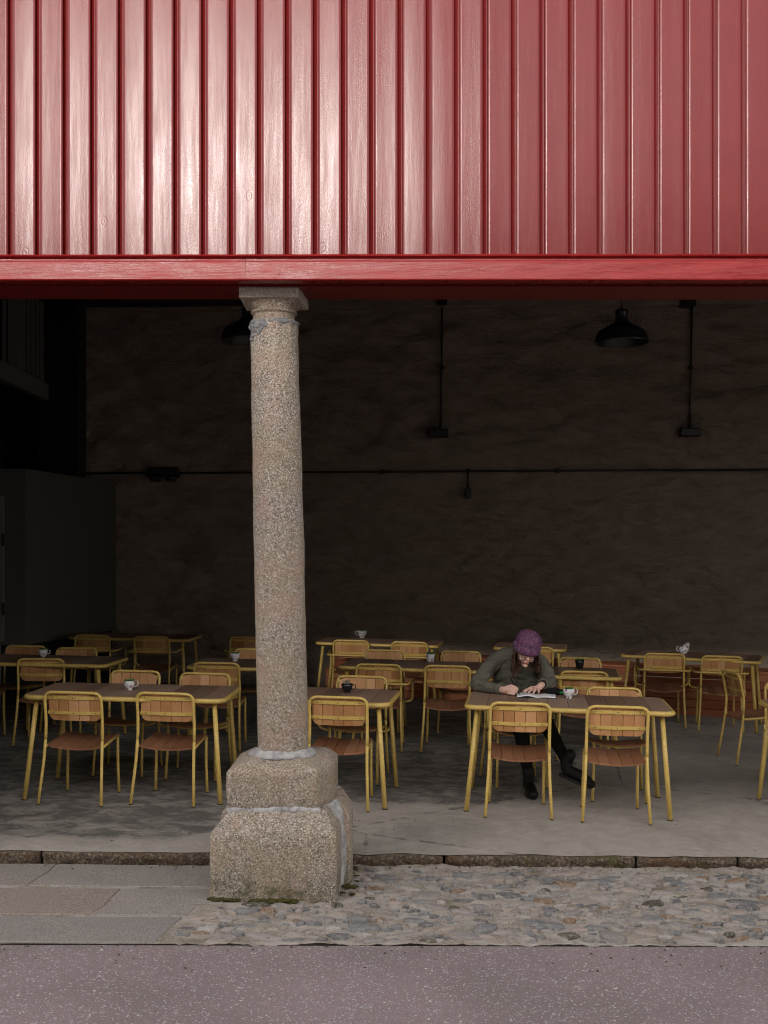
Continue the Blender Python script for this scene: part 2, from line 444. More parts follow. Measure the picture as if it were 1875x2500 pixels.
def wall_mat():
    m = MT('old_limewashed_rubble', .95, .15)
    n = m.noise(m.sc(m.pos, (1,1,2.2)), 3.4, 6, .65, .4); f = m.noise(m.pos, 30, 4, .7); b = m.noise(m.pos, .8, 3)
    c = m.ramp(n, [(.3, (.22,.17,.135)), (.6, (.37,.295,.24))]); c = m.mix(m.math('MULTIPLY', b, .4), c, (.36,.30,.22))
    m.col(c); m.bump(n, .9, .10); m.bump(f, .4, .01); return m.m
M['wall'] = wall_mat()
M['black'] = plain('black_enamel', (.012,.012,.012), .4)
M['iron'] = plain('dark_conduit_metal', (.03,.028,.027), .5)
M['dark_timber'] = plain('dark_ceiling_timber', (.035,.03,.027), .8)
M['black_wall'] = plain('black_base_and_unlit_wall', (.012,.011,.010), .9)  # own black of the kiosk base; on hall walls black stands in for darkness
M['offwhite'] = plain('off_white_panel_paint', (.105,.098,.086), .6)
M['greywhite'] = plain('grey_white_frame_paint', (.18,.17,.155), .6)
M['render'] = plain('street_render', (.18,.165,.15), .9)
M['glass'] = plain('dark_window_glass', (.02,.025,.03), .1)
M['bench'] = wood('orange_stained_boards', [(0, (.20,.05,.018)), (.4, (.33,.095,.035)), (.7, (.42,.15,.065)), (1, (.48,.21,.11))], 0, .5, .5)
M['moss'] = plain('moss', (.05,.045,.014), .95, .1, nz=.6, ns=60)

# ------------------------------------------------------------------ ground, road, pavement
def tilt(bm):
    for v in bm.verts: v.co.z += gz(v.co.x)
b = newbm(); box(b, -200, 200, -120, 200, -.6, -.16); link('ground', b, M['joint']); tag(bpy.data.objects['ground'], kind='structure')
for v in bpy.data.objects['ground'].data.vertices: v.co.z += gz(v.co.x)
KL, KR = (-2.27, 6.606), (2.30, 6.76)
def kerbY(x): return 6.682 + (x)*(6.76-6.606)/4.57
def roadY(x): return 5.37 + x*.043
b = newbm()
N = 60
top = []
for i in range(N+1):
    x = -15 + 30*i/N
    top.append((b.verts.new((x, -8.6, -.072)), b.verts.new((x, roadY(x)-.036, -.072)), b.verts.new((x, roadY(x)-.036, -.15))))
for a, c in zip(top, top[1:]):
    b.faces.new((a[0], c[0], c[1], a[1])); b.faces.new((a[1], c[1], c[2], a[2]))
tilt(b); tag(link('road', b, M['road']), kind='structure')
# bed of pointing between road and kerb
b = newbm(); nx, ny = 420, 60; rows = []
for j in range(ny+1):
    row = []
    for i in range(nx+1):
        x = -3.6 + 7.6*i/nx; y0 = roadY(x)+.004; y1 = kerbY(x)+.02; y = y0 + (y1-y0)*j/ny
        z = -.082 + mn.fractal(Vector((x*5, y*9, 0)), 1, 2, 4)*.012 + mn.fractal(Vector((x*22, y*30, 3)), 1, 2, 4)*.009
        z += .016*max(0, 1-(y1-y)/.16)
        if x < -1.0 + (y-5.3)*.25: z = -.0785
        row.append(b.verts.new((x, y, z)))
    rows.append(row)
for a, c in zip(rows, rows[1:]):
    for i in range(nx): b.faces.new((a[i], a[i+1], c[i+1], c[i])).smooth = True
for i in range(nx):
    p, q = rows[0][i], rows[0][i+1]
    b.faces.new((p, q, b.verts.new((q.co.x, q.co.y+.12, -.16)), b.verts.new((p.co.x, p.co.y+.12, -.16))))
tilt(b); tag(link('stone_setts_bed', b, M['joint']), kind='structure'); bpy.data.objects['stone_setts_bed'].name = 'pavement_bed'
# rubble stones set in it
b = newbm()
def on_slabs(x, y): return x < -1.13 + (y-5.35)*.42 and y < 6.0 or (x < -.80 and y > 5.9)
placed = []
tries = 0
while tries < 9000 and len(placed) < 760:
    tries += 1
    x = rng.uniform(-1.3, 3.4); y = rng.uniform(5.42, 6.66); 
    if y < roadY(x)+.05 or y > kerbY(x)-.05 or on_slabs(x-.05, y): continue
    if -.98 < x < -.16 and 5.97 < y < 6.75: continue
    a = rng.choice((rng.uniform(.02, .045), rng.uniform(.045, .08), rng.uniform(.06, .125))); bb = a*rng.uniform(.35, .75)
    ok = True
    for (u, v, r) in placed:
        if (u-x)**2 + ((v-y)*1.25)**2 < (r*.72+a*.72)**2: ok = False; break
    if not ok: continue
    placed.append((x, y, a))
    th = rng.uniform(-.5, .5); n = 10; hgt = rng.uniform(-.003, .017)
    rr = [rng.uniform(.55, 1.2) for _ in range(n)]; rr = [(rr[k-1]+rr[k]*3)/4 for k in range(n)]
    sx, sy = rng.uniform(-.07, .07), rng.uniform(-.10, .10); rings = []
    for s, h in ((1.0, -.022), (.96, hgt*.5), (.85, hgt+.001), (.5, hgt+.004), (.12, hgt+.005)):
        ring = []
        for k in range(n):
            t = 2*math.pi*k/n; u, v = math.cos(t)*a*rr[k]*s, math.sin(t)*bb*rr[k]*s
            xx = x + u*math.cos(th) - v*math.sin(th); yy = y + u*math.sin(th) + v*math.cos(th)
            zz = -.081 + h + (u*sx+v*sy if h > -.01 else 0) + (mn.noise(Vector((xx*40, yy*40, 1)))*.0025 if s < .97 else 0)
            ring.append(b.verts.new((xx, yy, zz)))
        rings.append(ring)
    for p, q in zip(rings, rings[1:]):
        for k in range(n): b.faces.new((p[k], p[(k+1) % n], q[(k+1) % n], q[k])).smooth = True
    b.faces.new(rings[-1])
tilt(b); tag(link('cobbled_pavement', b, M['stone']), kind='structure')
# big paving slabs on the left: pixel outlines of the stones seen in the street, laid as real slabs
b = newbm()
def slabpoly(pts, z=-.072, t=.05, g=.004):
    P = [G(px, py, 0, .072) for px, py in pts]; c = sum(P, Vector())/len(P)
    P = [p + (c-p).normalized()*g for p in P]
    # subdivide edges for a slightly worn outline
    Q = []
    for i, p in enumerate(P):
        q = P[(i+1) % len(P)]; n = max(2, int((q-p).length/.05))
        for k in range(n):
            r = p.lerp(q, k/n); r.x += mn.noise(r*9)*.006; r.y += mn.noise(r*9+Vector((7,7,7)))*.005; Q.append(r)
    lo = [b.verts.new((p.x+(c-p).normalized().x*.03, p.y+(c-p).normalized().y*.07, z-t)) for p in Q]; hi = [b.verts.new((p.x, p.y, z-.006)) for p in Q]
    ins = [b.verts.new((p.x+(c.x-p.x)*.012, p.y+(c.y-p.y)*.03, z)) for p in Q]; n = len(Q)
    for k in range(n):
        b.faces.new((lo[k], lo[(k+1) % n], hi[(k+1) % n], hi[k])).smooth = True
        b.faces.new((hi[k], hi[(k+1) % n], ins[(k+1) % n], ins[k])).smooth = True
    b.faces.new(ins)
slabpoly([(-420, 2160), (62, 2161), (118, 2127), (140, 2108), (-400, 2106)])
slabpoly([(66, 2161), (560, 2165), (560, 2116), (143, 2108), (120, 2128)])
slabpoly([(-500, 2230), (214, 2231), (250, 2214), (296, 2168), (-420, 2164)])
slabpoly([(222, 2232), (250, 2220), (298, 2168), (560, 2168), (545, 2205), (485, 2206), (455, 2235)])
slabpoly([(-560, 2298), (378, 2299), (412, 2268), (446, 2238), (-520, 2233)])
tilt(b); tag(link('pavement', b, M['slab']), kind='structure')
# interior floor
b = newbm(); xs = [-7+16*i/160 for i in range(161)]; rows = []
for j in range(41):
    t = j/40
    rows.append([b.verts.new((x, (kerbY(x)+.035+(mn.fractal(Vector((x*4, 0, 0)), 1, 2, 4)*.05-.016)*(1 if j == 0 else 0))*(1-t)+17*t, (-.0005 if j == 0 else 0.0015)+mn.noise(Vector((x*.9, t*12, 5)))*.003)) for x in xs])
for a, c in zip(rows, rows[1:]):
    for i in range(160): b.faces.new((a[i], a[i+1], c[i+1], c[i])).smooth = True
tilt(b); tag(link('floor', b, M['floor']), kind='structure')
# kerb stones under the floor edge
b = newbm(); joints = [-7, -4.1, -2.03, -.95, .36, 1.52, 2.14, 3.6, 6]
for a0, a1 in zip(joints, joints[1:]):
    x0, x1 = a0+.007, a1-.007; n = int((x1-x0)/.02); rr = []
    for i in range(n+1):
        x = x0 + (x1-x0)*i/n; y = kerbY(x); ring = []
        e = 0.02 if i in (0, n) else 0
        for (dy, z) in ((.20, -.003), (.03, -.003), (.010, -.005), (.000, -.012), (-.001, -.04), (.012, -.062), (.02, -.11), (.20, -.11)):
            nn = (mn.fractal(Vector((x*12, z*30, 1.3)), 1, 2, 5)*.018 + max(0, mn.noise(Vector((x*4.5, 0, 2)))-.2)*.05) if dy < .04 else 0
            ring.append(b.verts.new((x, y+dy+nn+e, z - (.004 if e else 0) + (mn.noise(Vector((x*7, 9, 0)))*.003 if dy < .1 and z > -.03 else 0))))
        rr.append(ring)
    for p, q in zip(rr, rr[1:]):
        for k in range(7): b.faces.new((p[k], p[k+1], q[k+1], q[k])).smooth = True
    b.faces.new(rr[0]); b.faces.new(rr[-1][::-1])
tilt(b); tag(link('kerb', b, M['kerb']), kind='structure')
b = newbm(); box(b, -9, -2.75, 6.45, 6.75, -.3, 3.3)  # unseen wall, added to keep daylight off the left of the hall
tag(link('light_blocking_wall', b, M['wall']), 'solid wall added out of view to darken the left of the hall', 'wall')
# moss along the foot of the pedestal
b = newbm()
for k in range(70):
    t = rng.random()
    if t < .8: x, y = rng.choice((rng.uniform(-.92, -.78), rng.uniform(-.7, -.46), rng.uniform(-.62, -.50))), 6.0+rng.uniform(-.035, .0)
    else: x, y = -.215+rng.uniform(-.02, .06), rng.uniform(6.1, 6.66)
    r = rng.uniform(.008, .022)
    blob(b, (x, y, -.076+gz(x)+rng.uniform(0, .012)), (r*1.5, r*.7, r*.4), seg=8)
for v in b.verts: v.co += Vector((mn.noise(v.co*90), mn.noise(v.co*90+Vector((3,3,3))), mn.noise(v.co*80)))*.006
tag(link('moss', b, M['moss'], smooth=True), kind='stuff', label='green and brown moss growing at the foot of the granite pedestal')

b = newbm()
for k in range(260):
    q = rng.random()
    if q < .45: x, y, z = rng.uniform(-2.2, 2.6), 0, -.0775; y = kerbY(x)-rng.random()**2*.12-.01; z = -.066
    elif q < .75: x, y, z = rng.uniform(-1.9, 2.0), 0, -.071; y = roadY(x)-.04-rng.random()**2*.35
    else: x, y, z = rng.uniform(-2.4, 3.2), rng.uniform(6.8, 8.6), .001
    r = rng.uniform(.002, .0065)
    blob(b, (x, y, z+gz(x)+r*.3), (r*rng.uniform(.8, 1.8), r, r*.6), Matrix.Rotation(rng.uniform(0, 3), 3, 'Z'), 6)
tag(link('grit', b, M['kerb']), kind='stuff', label='scattered grit and crumbs of stone along the kerb, road edge and floor')
# ------------------------------------------------------------------ red building front
def fY(x): return 6.03 - .041*x
def fz(x): return -.010*x
FM = Matrix(((1, 0, 0, 0), (-.041, 1, 0, 6.03), (-.010, 0, 1, 0), (0, 0, 0, 1)))   # facade frame: local y = depth behind the front
bld = empty('red_timber_building', (0, 0, 0))
tag(bld, 'building front of glossy red vertical boards over an open dark hall', 'building')
b = newbm(); X0 = .087; P = .1525; gap = .0275
for n in range(-30, 34):
    xa = X0+P*n+gap/2; xb = X0+P*(n+1)-gap/2; r = random.Random(n+100)
    tl = r.uniform(-.0016, .0016); cup = r.choice((r.uniform(-.0008, -.0002), r.uniform(.0002, .0010)))
    sk = r.uniform(-.001, .001); m = 10; lev = [3.40, 3.75, 4.2, 4.7, 5.3]; cols = []
    wv = r.uniform(0, 9)
    for i, u in enumerate([0, .014] + [k/9 for k in range(1, 9)] + [.986, 1]):
        s = 2*u-1; x = xa+(xb-xa)*u; edge = 0
        if u in (0, 1): edge = .0025
        y = .020 + tl*s + cup*(s*s) + edge
        cols.append([b.verts.new((x, y + sk*(z-4) + mn.noise(Vector((n*3.1, z*1.4, wv)))*.001*s, z)) for z in lev])
    c0 = [b.verts.new((xa, .062, z)) for z in lev]; c1 = [b.verts.new((xb, .063, z)) for z in lev]
    cols = [c0]+cols+[c1]
    for p, q in zip(cols, cols[1:]):
        for k in range(len(lev)-1):
            f = b.faces.new((p[k], q[k], q[k+1], p[k+1])); f.smooth = p is not c0 and q is not c1
    # thin bead beside the board
    tube(b, [(xb+.0235, .027, z) for z in lev], .0036, 10, cap=False)
    q = [b.verts.new(v) for v in ((xb+.0005, .046, 3.38), (xb+gap-.003, .033, 3.38), (xb+gap-.003, .033, 5.3), (xb+.0005, .046, 5.3))]; b.faces.new(q)
box(b, -5.2, 5.9, .064, .08, 3.38, 5.3)
for v in b.verts: v.co = FM @ v.co
link('cladding', b, M['red'], bld)
def extr(prof, x0, x1, mat, name, nsub=40, wav=.0008):
    b = newbm(); rr = []
    for i in range(nsub+1):
        x = x0+(x1-x0)*i/nsub
        rr.append([b.verts.new(FM @ Vector((x, y + mn.noise(Vector((x*6, z*30, 2)))*wav, z + mn.noise(Vector((x*3, 4, 2)))*wav))) for y, z in prof])
    n = len(prof)
    for p, q in zip(rr, rr[1:]):
        for k in range(n): b.faces.new((p[k], p[(k+1) % n], q[(k+1) % n], q[k]))
    b.faces.new(rr[0]); b.faces.new(rr[-1][::-1])
    return link(name, b, mat, bld)
prof = [(.075, 3.268), (.012, 3.268), (.004, 3.270), (.000, 3.276), (.000, 3.366), (.003, 3.373), (.018, 3.379), (.019, 3.388), (-.004, 3.398), (-.006, 3.404), (.002, 3.409), (.043, 3.420), (.075, 3.420)]
extr(prof, -5.2, -.7525, M['red_h'], 'fascia')
extr([(y-.002 if y < .07 else y, z) for y, z in prof], -.7505, 5.9, M['red_h'], 'fascia')
extr([(.16, 3.272), (.24, 3.270), (.24, 3.42), (.16, 3.42)], -5.2, 5.9, M['red_deep'], 'beam_lip')
extr([(.243, 3.283), (.52, 3.283), (.52, 3.52), (.243, 3.52)], -5.2, 5.9, M['red_deep'], 'beam')
b = newbm(); box(b, -5.2, 5.9, .55, .75, 3.34, 5.5)
for v in b.verts: v.co = FM @ v.co
link('front_wall_lining', b, M['dark_timber'], bld)
b = newbm(); box(b, -5.2, 9, 6.2, 16.2, 5.3, 5.45)
for k in range(9): box(b, -5.2, 9, 6.9+k, 7.05+k, 5.1, 5.3)
link('ceiling', b, M['dark_timber'], bld)
b = newbm(); box(b, -5.4, -5.15, 6.2, 16, -.3, 5.4); link('side_wall', b, M['black_wall'], bld)  # black surface in place of the unlit opening on this side
b = newbm(); box(b, 8.6, 8.9, 5.9, 16, -.5, 5.4); link('side_wall', b, M['black_wall'], bld)
b = newbm(); box(b, -5.148, -4.1, 15.3, 15.5, -.3, 5.3); link('end_wall', b, M['black_wall'], bld)

# ------------------------------------------------------------------ back wall
def wY(x): return 14.9 - .079*x
def W(px, py, off=0.0):
    k = (px-937.5)/F; Y = (14.9-off)/(1+.079*k); return Vector((k*Y, Y, EYE-(py-1350)/F*Y))
b = newbm(); nx, nz = 220, 110; rows = []
for j in range(nz+1):
    z = -.5 + 6.0*j/nz
    rows.append([b.verts.new((x, wY(x) - (mn.fractal(Vector((x*1.6, z*3.6, 0)), 1, 2, 4)*.075 + mn.noise(Vector((x*5, z*11, 7)))*.022 if z < 5.0 else 0), z)) for x in [-4.25+13*i/nx for i in range(nx+1)]])
for a, c in zip(rows, rows[1:]):
    for i in range(nx): b.faces.new((a[i], a[i+1], c[i+1], c[i])).smooth = True
for i in range(nx):
    p, q = rows[0][i].co, rows[0][i+1].co
b2 = [b.verts.new((-4.25, 15.6, -.5)), b.verts.new((8.75, 15.0, -.5)), b.verts.new((8.75, 15.0, 5.5)), b.verts.new((-4.25, 15.6, 5.5))]
b.faces.new(b2)
bw = link('limewashed_rubble_wall', b, M['wall']); tag(bw, 'dim limewashed rubble stone wall at the back of the hall', 'wall')
b = newbm(); vs = box(b, -4.2, 8.7, -.09, .05, 5.04, 5.4, .01)
for v in b.verts: v.co.y += wY(v.co.x); v.co.z += -.004*v.co.x
link('wall_plate', b, M['wall'], bw)
def conduit(name, pts, label, group=None, r=.014, boxes=(), joints=()):
    root = empty(name, W(*pts[0], .07)); tag(root, label, 'conduit', group); o = root.location
    b = newbm(); tube(b, [W(*p, .07)-o for p in pts], r, 8); link('pipe', b, M['iron'], root)
    for j in joints:
        b = newbm(); p = W(*j, .075)-o; blob(b, p, (.035, .03, .035), seg=10); link('junction', b, M['iron'], root)
    return root
conduit('horizontal_conduit', [(180, 1156), (937, 1152), (1361, 1149), (1980, 1146)], 'long thin dark conduit running level across the back wall', joints=[(932, 1152), (1142, 1150), (1361, 1149)])
g = 'vertical conduits down the back wall'
conduit('vertical_conduit', [(1079, 742), (1078, 898), (1075, 1045)], 'dark conduit dropping down the back wall midway between column and lit seat', g, joints=[(1079, 898)])
bpy.data.objects['vertical_conduit']['label'] = 'dark vertical conduit on back wall, the one nearer the stone column'
conduit('vertical_conduit', [(1689, 748), (1686, 898), (1683, 1045)], 'dark vertical conduit on back wall, right of the hanging lamp', g, joints=[(1686, 898)])
def wallbox(px0, px1, py0, py1, name, label, cat, group=None, depth=.12, spikes=0, lobes=False):
    c = W((px0+px1)/2, py1, .05); root = empty(name, c); tag(root, label, cat, group)
    s = F/c.y; hw = (px1-px0)/2/s; h = (py1-py0)/s
    b = newbm(); box(b, -hw, hw, -depth, .03, 0, h, .012)
    if lobes:
        b.free(); b = newbm()
        for sx in (-1, 1):
            box(b, sx*hw*.5-hw*.46, sx*hw*.5+hw*.46, -depth, .03, h*.3, h, .01)
            tube(b, [(sx*hw*.5, -depth*.6, h*.4), (sx*hw*.5, -depth*.6-.01, 0)], [hw*.4, hw*.3], 12)
        box(b, -hw*.1, hw*.1, -.03, .03, h*.4, h*.9)
    link('housing', b, M['black'], root)
    if spikes:
        b = newbm()
        for k in range(spikes):
            x = -hw+2*hw*(k+.5)/spikes
            tube(b, [(x, -.06, h), (x+rng.uniform(-.03, .03), -.06+rng.uniform(-.03, .03), h+.13)], .0022, 5)
        link('bird_spikes', b, M['iron'], root)
    return root
wallbox(1045, 1093, 1049, 1069, 'wall_light', 'black box light on back wall under the conduit nearer the column', 'light', 'box lights below the vertical conduits', spikes=10)
wallbox(1656, 1705, 1047, 1067, 'wall_light', 'black box light on back wall under the right hand conduit', 'light', 'box lights below the vertical conduits', spikes=10)
wallbox(362, 441, 1142, 1176, 'twin_floodlight', 'black double floodlight on the back wall left of the column', 'light', lobes=True)
wallbox(1066, 1090, 726, 748, 'roof_bracket', 'dark bracket at the top of the conduit nearer the column', 'bracket', 'dark brackets where conduits meet the ceiling')
wallbox(1658, 1694, 735, 752, 'roof_bracket', 'dark bracket at the top of the right hand conduit', 'bracket', 'dark brackets where conduits meet the ceiling')
# small socket hanging from the long conduit
c = W(1142, 1217, .05); root = empty('wall_socket', c); tag(root, 'small dark switch box hanging below the level conduit on back wall', 'socket')
b = newbm(); box(b, -.04, .04, -.07, .03, 0, .135, .01); link('housing', b, M['black'], root)
b = newbm(); tube(b, [(0, -.02, .13), (0, -.02, .36)], .012, 8); link('pipe', b, M['iron'], root)

# ------------------------------------------------------------------ left side: grille, pillar, kiosk
root = empty('barred_screen', (-4.46, 13.9, 0)); tag(root, 'pale framed screen with dark vertical bars high on the left', 'screen')
b = newbm(); box(b, -.06, .06, -3.4, 1.10, 3.80, 4.02, .01); box(b, -.06, .06, .9, 1.10, 4.02, 5.08); box(b, -.05, .05, -.35, -.2, 4.02, 5.08); box(b, -.05, .05, .96, 1.10, .6, 3.80); link('frame', b, M['greywhite'], root)
for y in (-.75, -.55, -.02, .16, .34, .52, .70):
    b = newbm(); box(b, -.02, .02, y-.014, y+.014, 4.02, 5.08); link('bar', b, M['greywhite'], root)
b = newbm(); box(b, -.55, .0, -.06, .30, -.3, 5.08, .01)
pl = link('corner_pillar', b, M['black'], loc=(-4.00, 14.75, 0)); tag(pl, 'tall black pillar in the back left corner of the hall', 'pillar')
root = empty('kiosk', (-4.05, 12.65, 0), 0); tag(root, 'off white boxed kiosk with dark base against the left wall', 'kiosk')
K = Matrix(((1, .17, 0, 0), (0, 1, 0, 0), (0, 0, 1, 0), (0, 0, 0, 1)))
b = newbm(); box(b, -1.05, 0, 0, 2.5, .76, 2.71, M=K); link('wall_panel', b, M['offwhite'], root)
b = newbm(); box(b, -1.05, .02, -.02, 2.5, 2.71, 2.75, M=K); link('roof_trim', b, M['offwhite'], root)
b = newbm(); box(b, -1.03, -.03, .03, 2.45, -.1, .758, M=K); link('base', b, M['black_wall'], root)
b = newbm(); box(b, -.95, -.235, -.03, -.003, .80, 2.45, .006); d = link('door', b, M['greywhite'], root)
for z in (1.10, 1.88):
    b = newbm(); box(b, -.25, -.225, -.045, -.032, z, z+.14, .003); link('hinge', b, M['black'], d)
b = newbm(); tube(b, [(-4.27, 12.45, -.05), (-4.27, 12.45, .78)], .012, 8)
tag(link('steel_pole', b, M['greywhite']), 'thin pale pole standing in front of the kiosk', 'pole')

# ------------------------------------------------------------------ pendant lamps
def pendant(loc, label):
    root = empty('pendant_lamp', loc); tag(root, label, 'lamp', 'black dome lamps hanging in the hall')
    b = newbm()
    lathe(b, [(.232, -.012), (.236, 0), (.228, .008), (.222, .05), (.205, .085), (.17, .11), (.12, .135), (.075, .16), (.055, .19), (.05, .24), (.055, .25), (.055, .275), (.02, .29), (.012, .30)], seg=40, capb=False)
    lathe(b, [(.012, .27), (.04, .24), (.045, .19), (.065, .155), (.11, .13), (.16, .105), (.195, .08), (.213, .05), (.22, .008), (.226, .0), (.232, -.012)], seg=40, capb=False, capt=False)
    s = link('lamp_shade', b, M['black'], root)
    b = newbm(); tube(b, [(0, 0, .29), (.004, 0, .6), (0, 0, 5.12-loc[2])], .004, 6); link('cord', b, M['rubber'], root)
    b = newbm(); rr = random.Random(int(loc[0]*100))
    for k in range(34):
        a = 2*math.pi*k/34; r0 = .13+.02*(k % 2)
        tube(b, [(math.cos(a)*r0, math.sin(a)*r0, .125), (math.cos(a)*(r0+rr.uniform(-.01, .07)), math.sin(a)*(r0+rr.uniform(-.01, .07)), .225)], .0012, 4)
    link('bird_spikes', b, M['iron'], root)
    b = newbm(); blob(b, (0, 0, .1), (.035, .035, .05), seg=12); link('bulb', b, M['greywhite'], root)
pendant((2.07, 9.76, 3.64), 'black dome pendant lamp hanging in the open to the right of the column')
pendant((-1.187, 9.76, 3.66), 'black dome pendant lamp half hidden behind the column capital')

# ------------------------------------------------------------------ granite column
colu = empty('granite_column', (-.6, 6.35, -.07)); tag(colu, 'speckled granite column on a two tier stone pedestal carrying the red beam', 'column')
def part(name, bm, mat, **k):
    for v in bm.verts: v.co -= colu.location
    return link(name, bm, mat, colu, **k)
b = newbm()
def inset(c, dl, dr, df, db):
    out = []
    ymin = min(p[1] for p in c); ymax = max(p[1] for p in c); xm = (min(p[0] for p in c)+max(p[0] for p in c))/2; ym = (ymin+ymax)/2
    for x, y in c: out.append((x+dl if x < xm else x-dr, y+df if y < ym else y-db))
    return out
A = [(-.940, 6.005), (-.256, 6.01), (-.240, 6.25), (-.240, 6.30), (-.93, 6.34)]
loft(b, [(-.16, A, .02), (.275, inset(A, .003, 0, .0, 0), .018), (.295, inset(A, .010, .005, .008, 0), .018), (.385, inset(A, .088, .06, .10, .0), .018), (.392, inset(A, .10, .07, .11, 0), .018)], 14, .006, 11)
part('lower_block', b, M['granite'])
b = newbm(); B_ = [(-.92, 6.345), (-.195, 6.345), (-.182, 6.40), (-.188, 6.70), (-.92, 6.70)]
loft(b, [(-.16, B_, .02), (.30, B_, .02), (.325, inset(B_, .0, .006, .003, 0), .02), (.41, inset(B_, .1, .075, .004, 0), .02)], 12, .008, 9)
part('rear_block', b, M['granite'])
b = newbm(); C_ = [(-.91, 6.2), (-.262, 6.2), (-.246, 6.25), (-.212, 6.36), (-.9, 6.36)]
loft(b, [(-.14, C_, .02), (.26, C_, .02), (.40, inset(C_, .08, .05, 0, 0), .02)], 12, .016, 13)
part('mortar_joint', b, M['mortar'])
b = newbm(); D_ = [(-.858, 6.112), (-.362, 6.112), (-.284, 6.31), (-.270, 6.68), (-.858, 6.68)]
loft(b, [(.375, inset(D_, .0, .0, -.0, 0), .02), (.402, inset(D_, .0, .0, 0, 0), .025), (.412, inset(D_, .02, .02, .02, .02), .03)], 14, .014, 19)
part('mortar_joint', b, M['mortar'])
b = newbm(); U = [(-.862, 6.115), (-.360, 6.115), (-.282, 6.31), (-.270, 6.68), (-.862, 6.68)]
loft(b, [(.395, inset(U, .008, .008, .01, .01), .018), (.43, U, .018), (.598, inset(U, .0, 0, 0, 0), .018), (.612, inset(U, .010, .006, .012, .01), .02), (.650, inset(U, .085, .05, .09, .05), .04), (.662, inset(U, .13, .09, .13, .09), .04)], 14, .007, 9)
part('upper_block', b, M['granite'])
b = newbm()
lathe(b, [(.2, .655), (.178, .672), (.160, .680), (.145, .690), (.10, .70)], (-.578, 6.40, 0), 48, wob=lambda a, z: mn.noise(Vector((math.cos(a)*3, math.sin(a)*3, z*9)))*.018)
part('mortar_collar', b, M['mortar'])
# shaft
b = newbm(); rings = []; zs = [.655+ (3.115-.655)*i/90 for i in range(91)]
def sx_(z): return -.576 + (-.629+.576)*(z-.66)/(3.2-.66)
for z in zs:
    t = (z-.66)/2.45; r = .1435*(1-t)+.1335*t + .004*math.sin(t*3.1)
    if z > 3.06: r += .003
    ring = []
    for k in range(64):
        a = 2*math.pi*k/64; p = Vector((math.cos(a), math.sin(a), z*3))
        rr = r + mn.fractal(p*1.6, 1, 2, 4)*.0035 + mn.noise(Vector((math.cos(a)*8, math.sin(a)*8, z*30)))*.0014
        if z > 3.04 and mn.noise(Vector((math.cos(a)*2, math.sin(a)*2, z*4))) > .15: rr -= .008
        ring.append(b.verts.new((sx_(z)+math.cos(a)*rr, 6.40+math.sin(a)*rr, z)))
    rings.append(ring)
for p, q in zip(rings, rings[1:]):
    for k in range(64): b.faces.new((p[k], p[(k+1) % 64], q[(k+1) % 64], q[k])).smooth = True
b.faces.new(rings[0][::-1]); b.faces.new(rings[-1]); part('shaft', b, M['granite'])
cx = sx_(3.15)
b = newbm()
lathe(b, [(.127, 3.085), (.1385, 3.095), (.142, 3.106), (.136, 3.117), (.122, 3.122)], (sx_(3.1), 6.40, 0), 64, wob=lambda a, z: mn.fractal(Vector((math.cos(a)*4, math.sin(a)*4, z*40)), 1, 2, 3)*.008)
# broken cement patch running down the left of the neck
for k in range(26):
    a = R(195+rng.uniform(0, 62)); z = 3.09 - rng.random()**1.6*.11*max(0, 1-(a-R(195))/R(75))
    rr = .134; blob(b, (sx_(z)+math.cos(a)*rr, 6.40+math.sin(a)*rr, z), (.016, .012, .014), seg=8)
for v in b.verts: v.co += Vector((mn.noise(v.co*60), mn.noise(v.co*60+Vector((5,0,0))), mn.noise(v.co*60+Vector((0,5,0)))))*.005
part('cement_ring', b, M['slate'])
b = newbm()
lathe(b, [(.10, 3.10), (.119, 3.115), (.119, 3.155), (.128, 3.160), (.133, 3.166), (.131, 3.172), (.128, 3.176), (.132, 3.19), (.142, 3.203), (.152, 3.217), (.157, 3.226), (.15, 3.232)], (cx, 6.40, 0), 64)
# square bell behind the echinus
ab = [(cx-.178, 6.225), (cx+.152, 6.225), (cx+.185, 6.56), (cx-.178, 6.58)]
bell = []
for z, s, rr in ((3.172, .0, 0), (3.19, .15, 0), (3.207, .42, 0), (3.2235, .84, 0)):
    ring = []; L = 48
    for k in range(L):
        a = 2*math.pi*k/L; u, v = math.cos(a), math.sin(a); m_ = max(abs(u), abs(v)); sqx, sqy = u/m_*.165, v/m_*.168
        cx2, cy2 = u*.127, v*.127
        ring.append(b.verts.new((cx + cx2*(1-s)+(sqx-.002)*s, 6.40+cy2*(1-s)+sqy*s, z)))
    bell.append(ring)
for p, q in zip(bell, bell[1:]):
    for k in range(48): b.faces.new((p[k], p[(k+1) % 48], q[(k+1) % 48], q[k]))
b.faces.new(bell[0][::-1]); b.faces.new(bell[-1])
cap = part('capital', b, M['granite']); smooth_by_angle(cap, 35)
b = newbm(); loft(b, [(3.2235, ab, .003), (3.2825, ab, .004)], 8, .0015, 12, sub=3)
for v in b.verts: v.co += Vector((mn.noise(v.co*20), 0, 0))*.002
for v in b.verts: v.co -= colu.location
link('abacus', b, M['pale_stone'], colu)

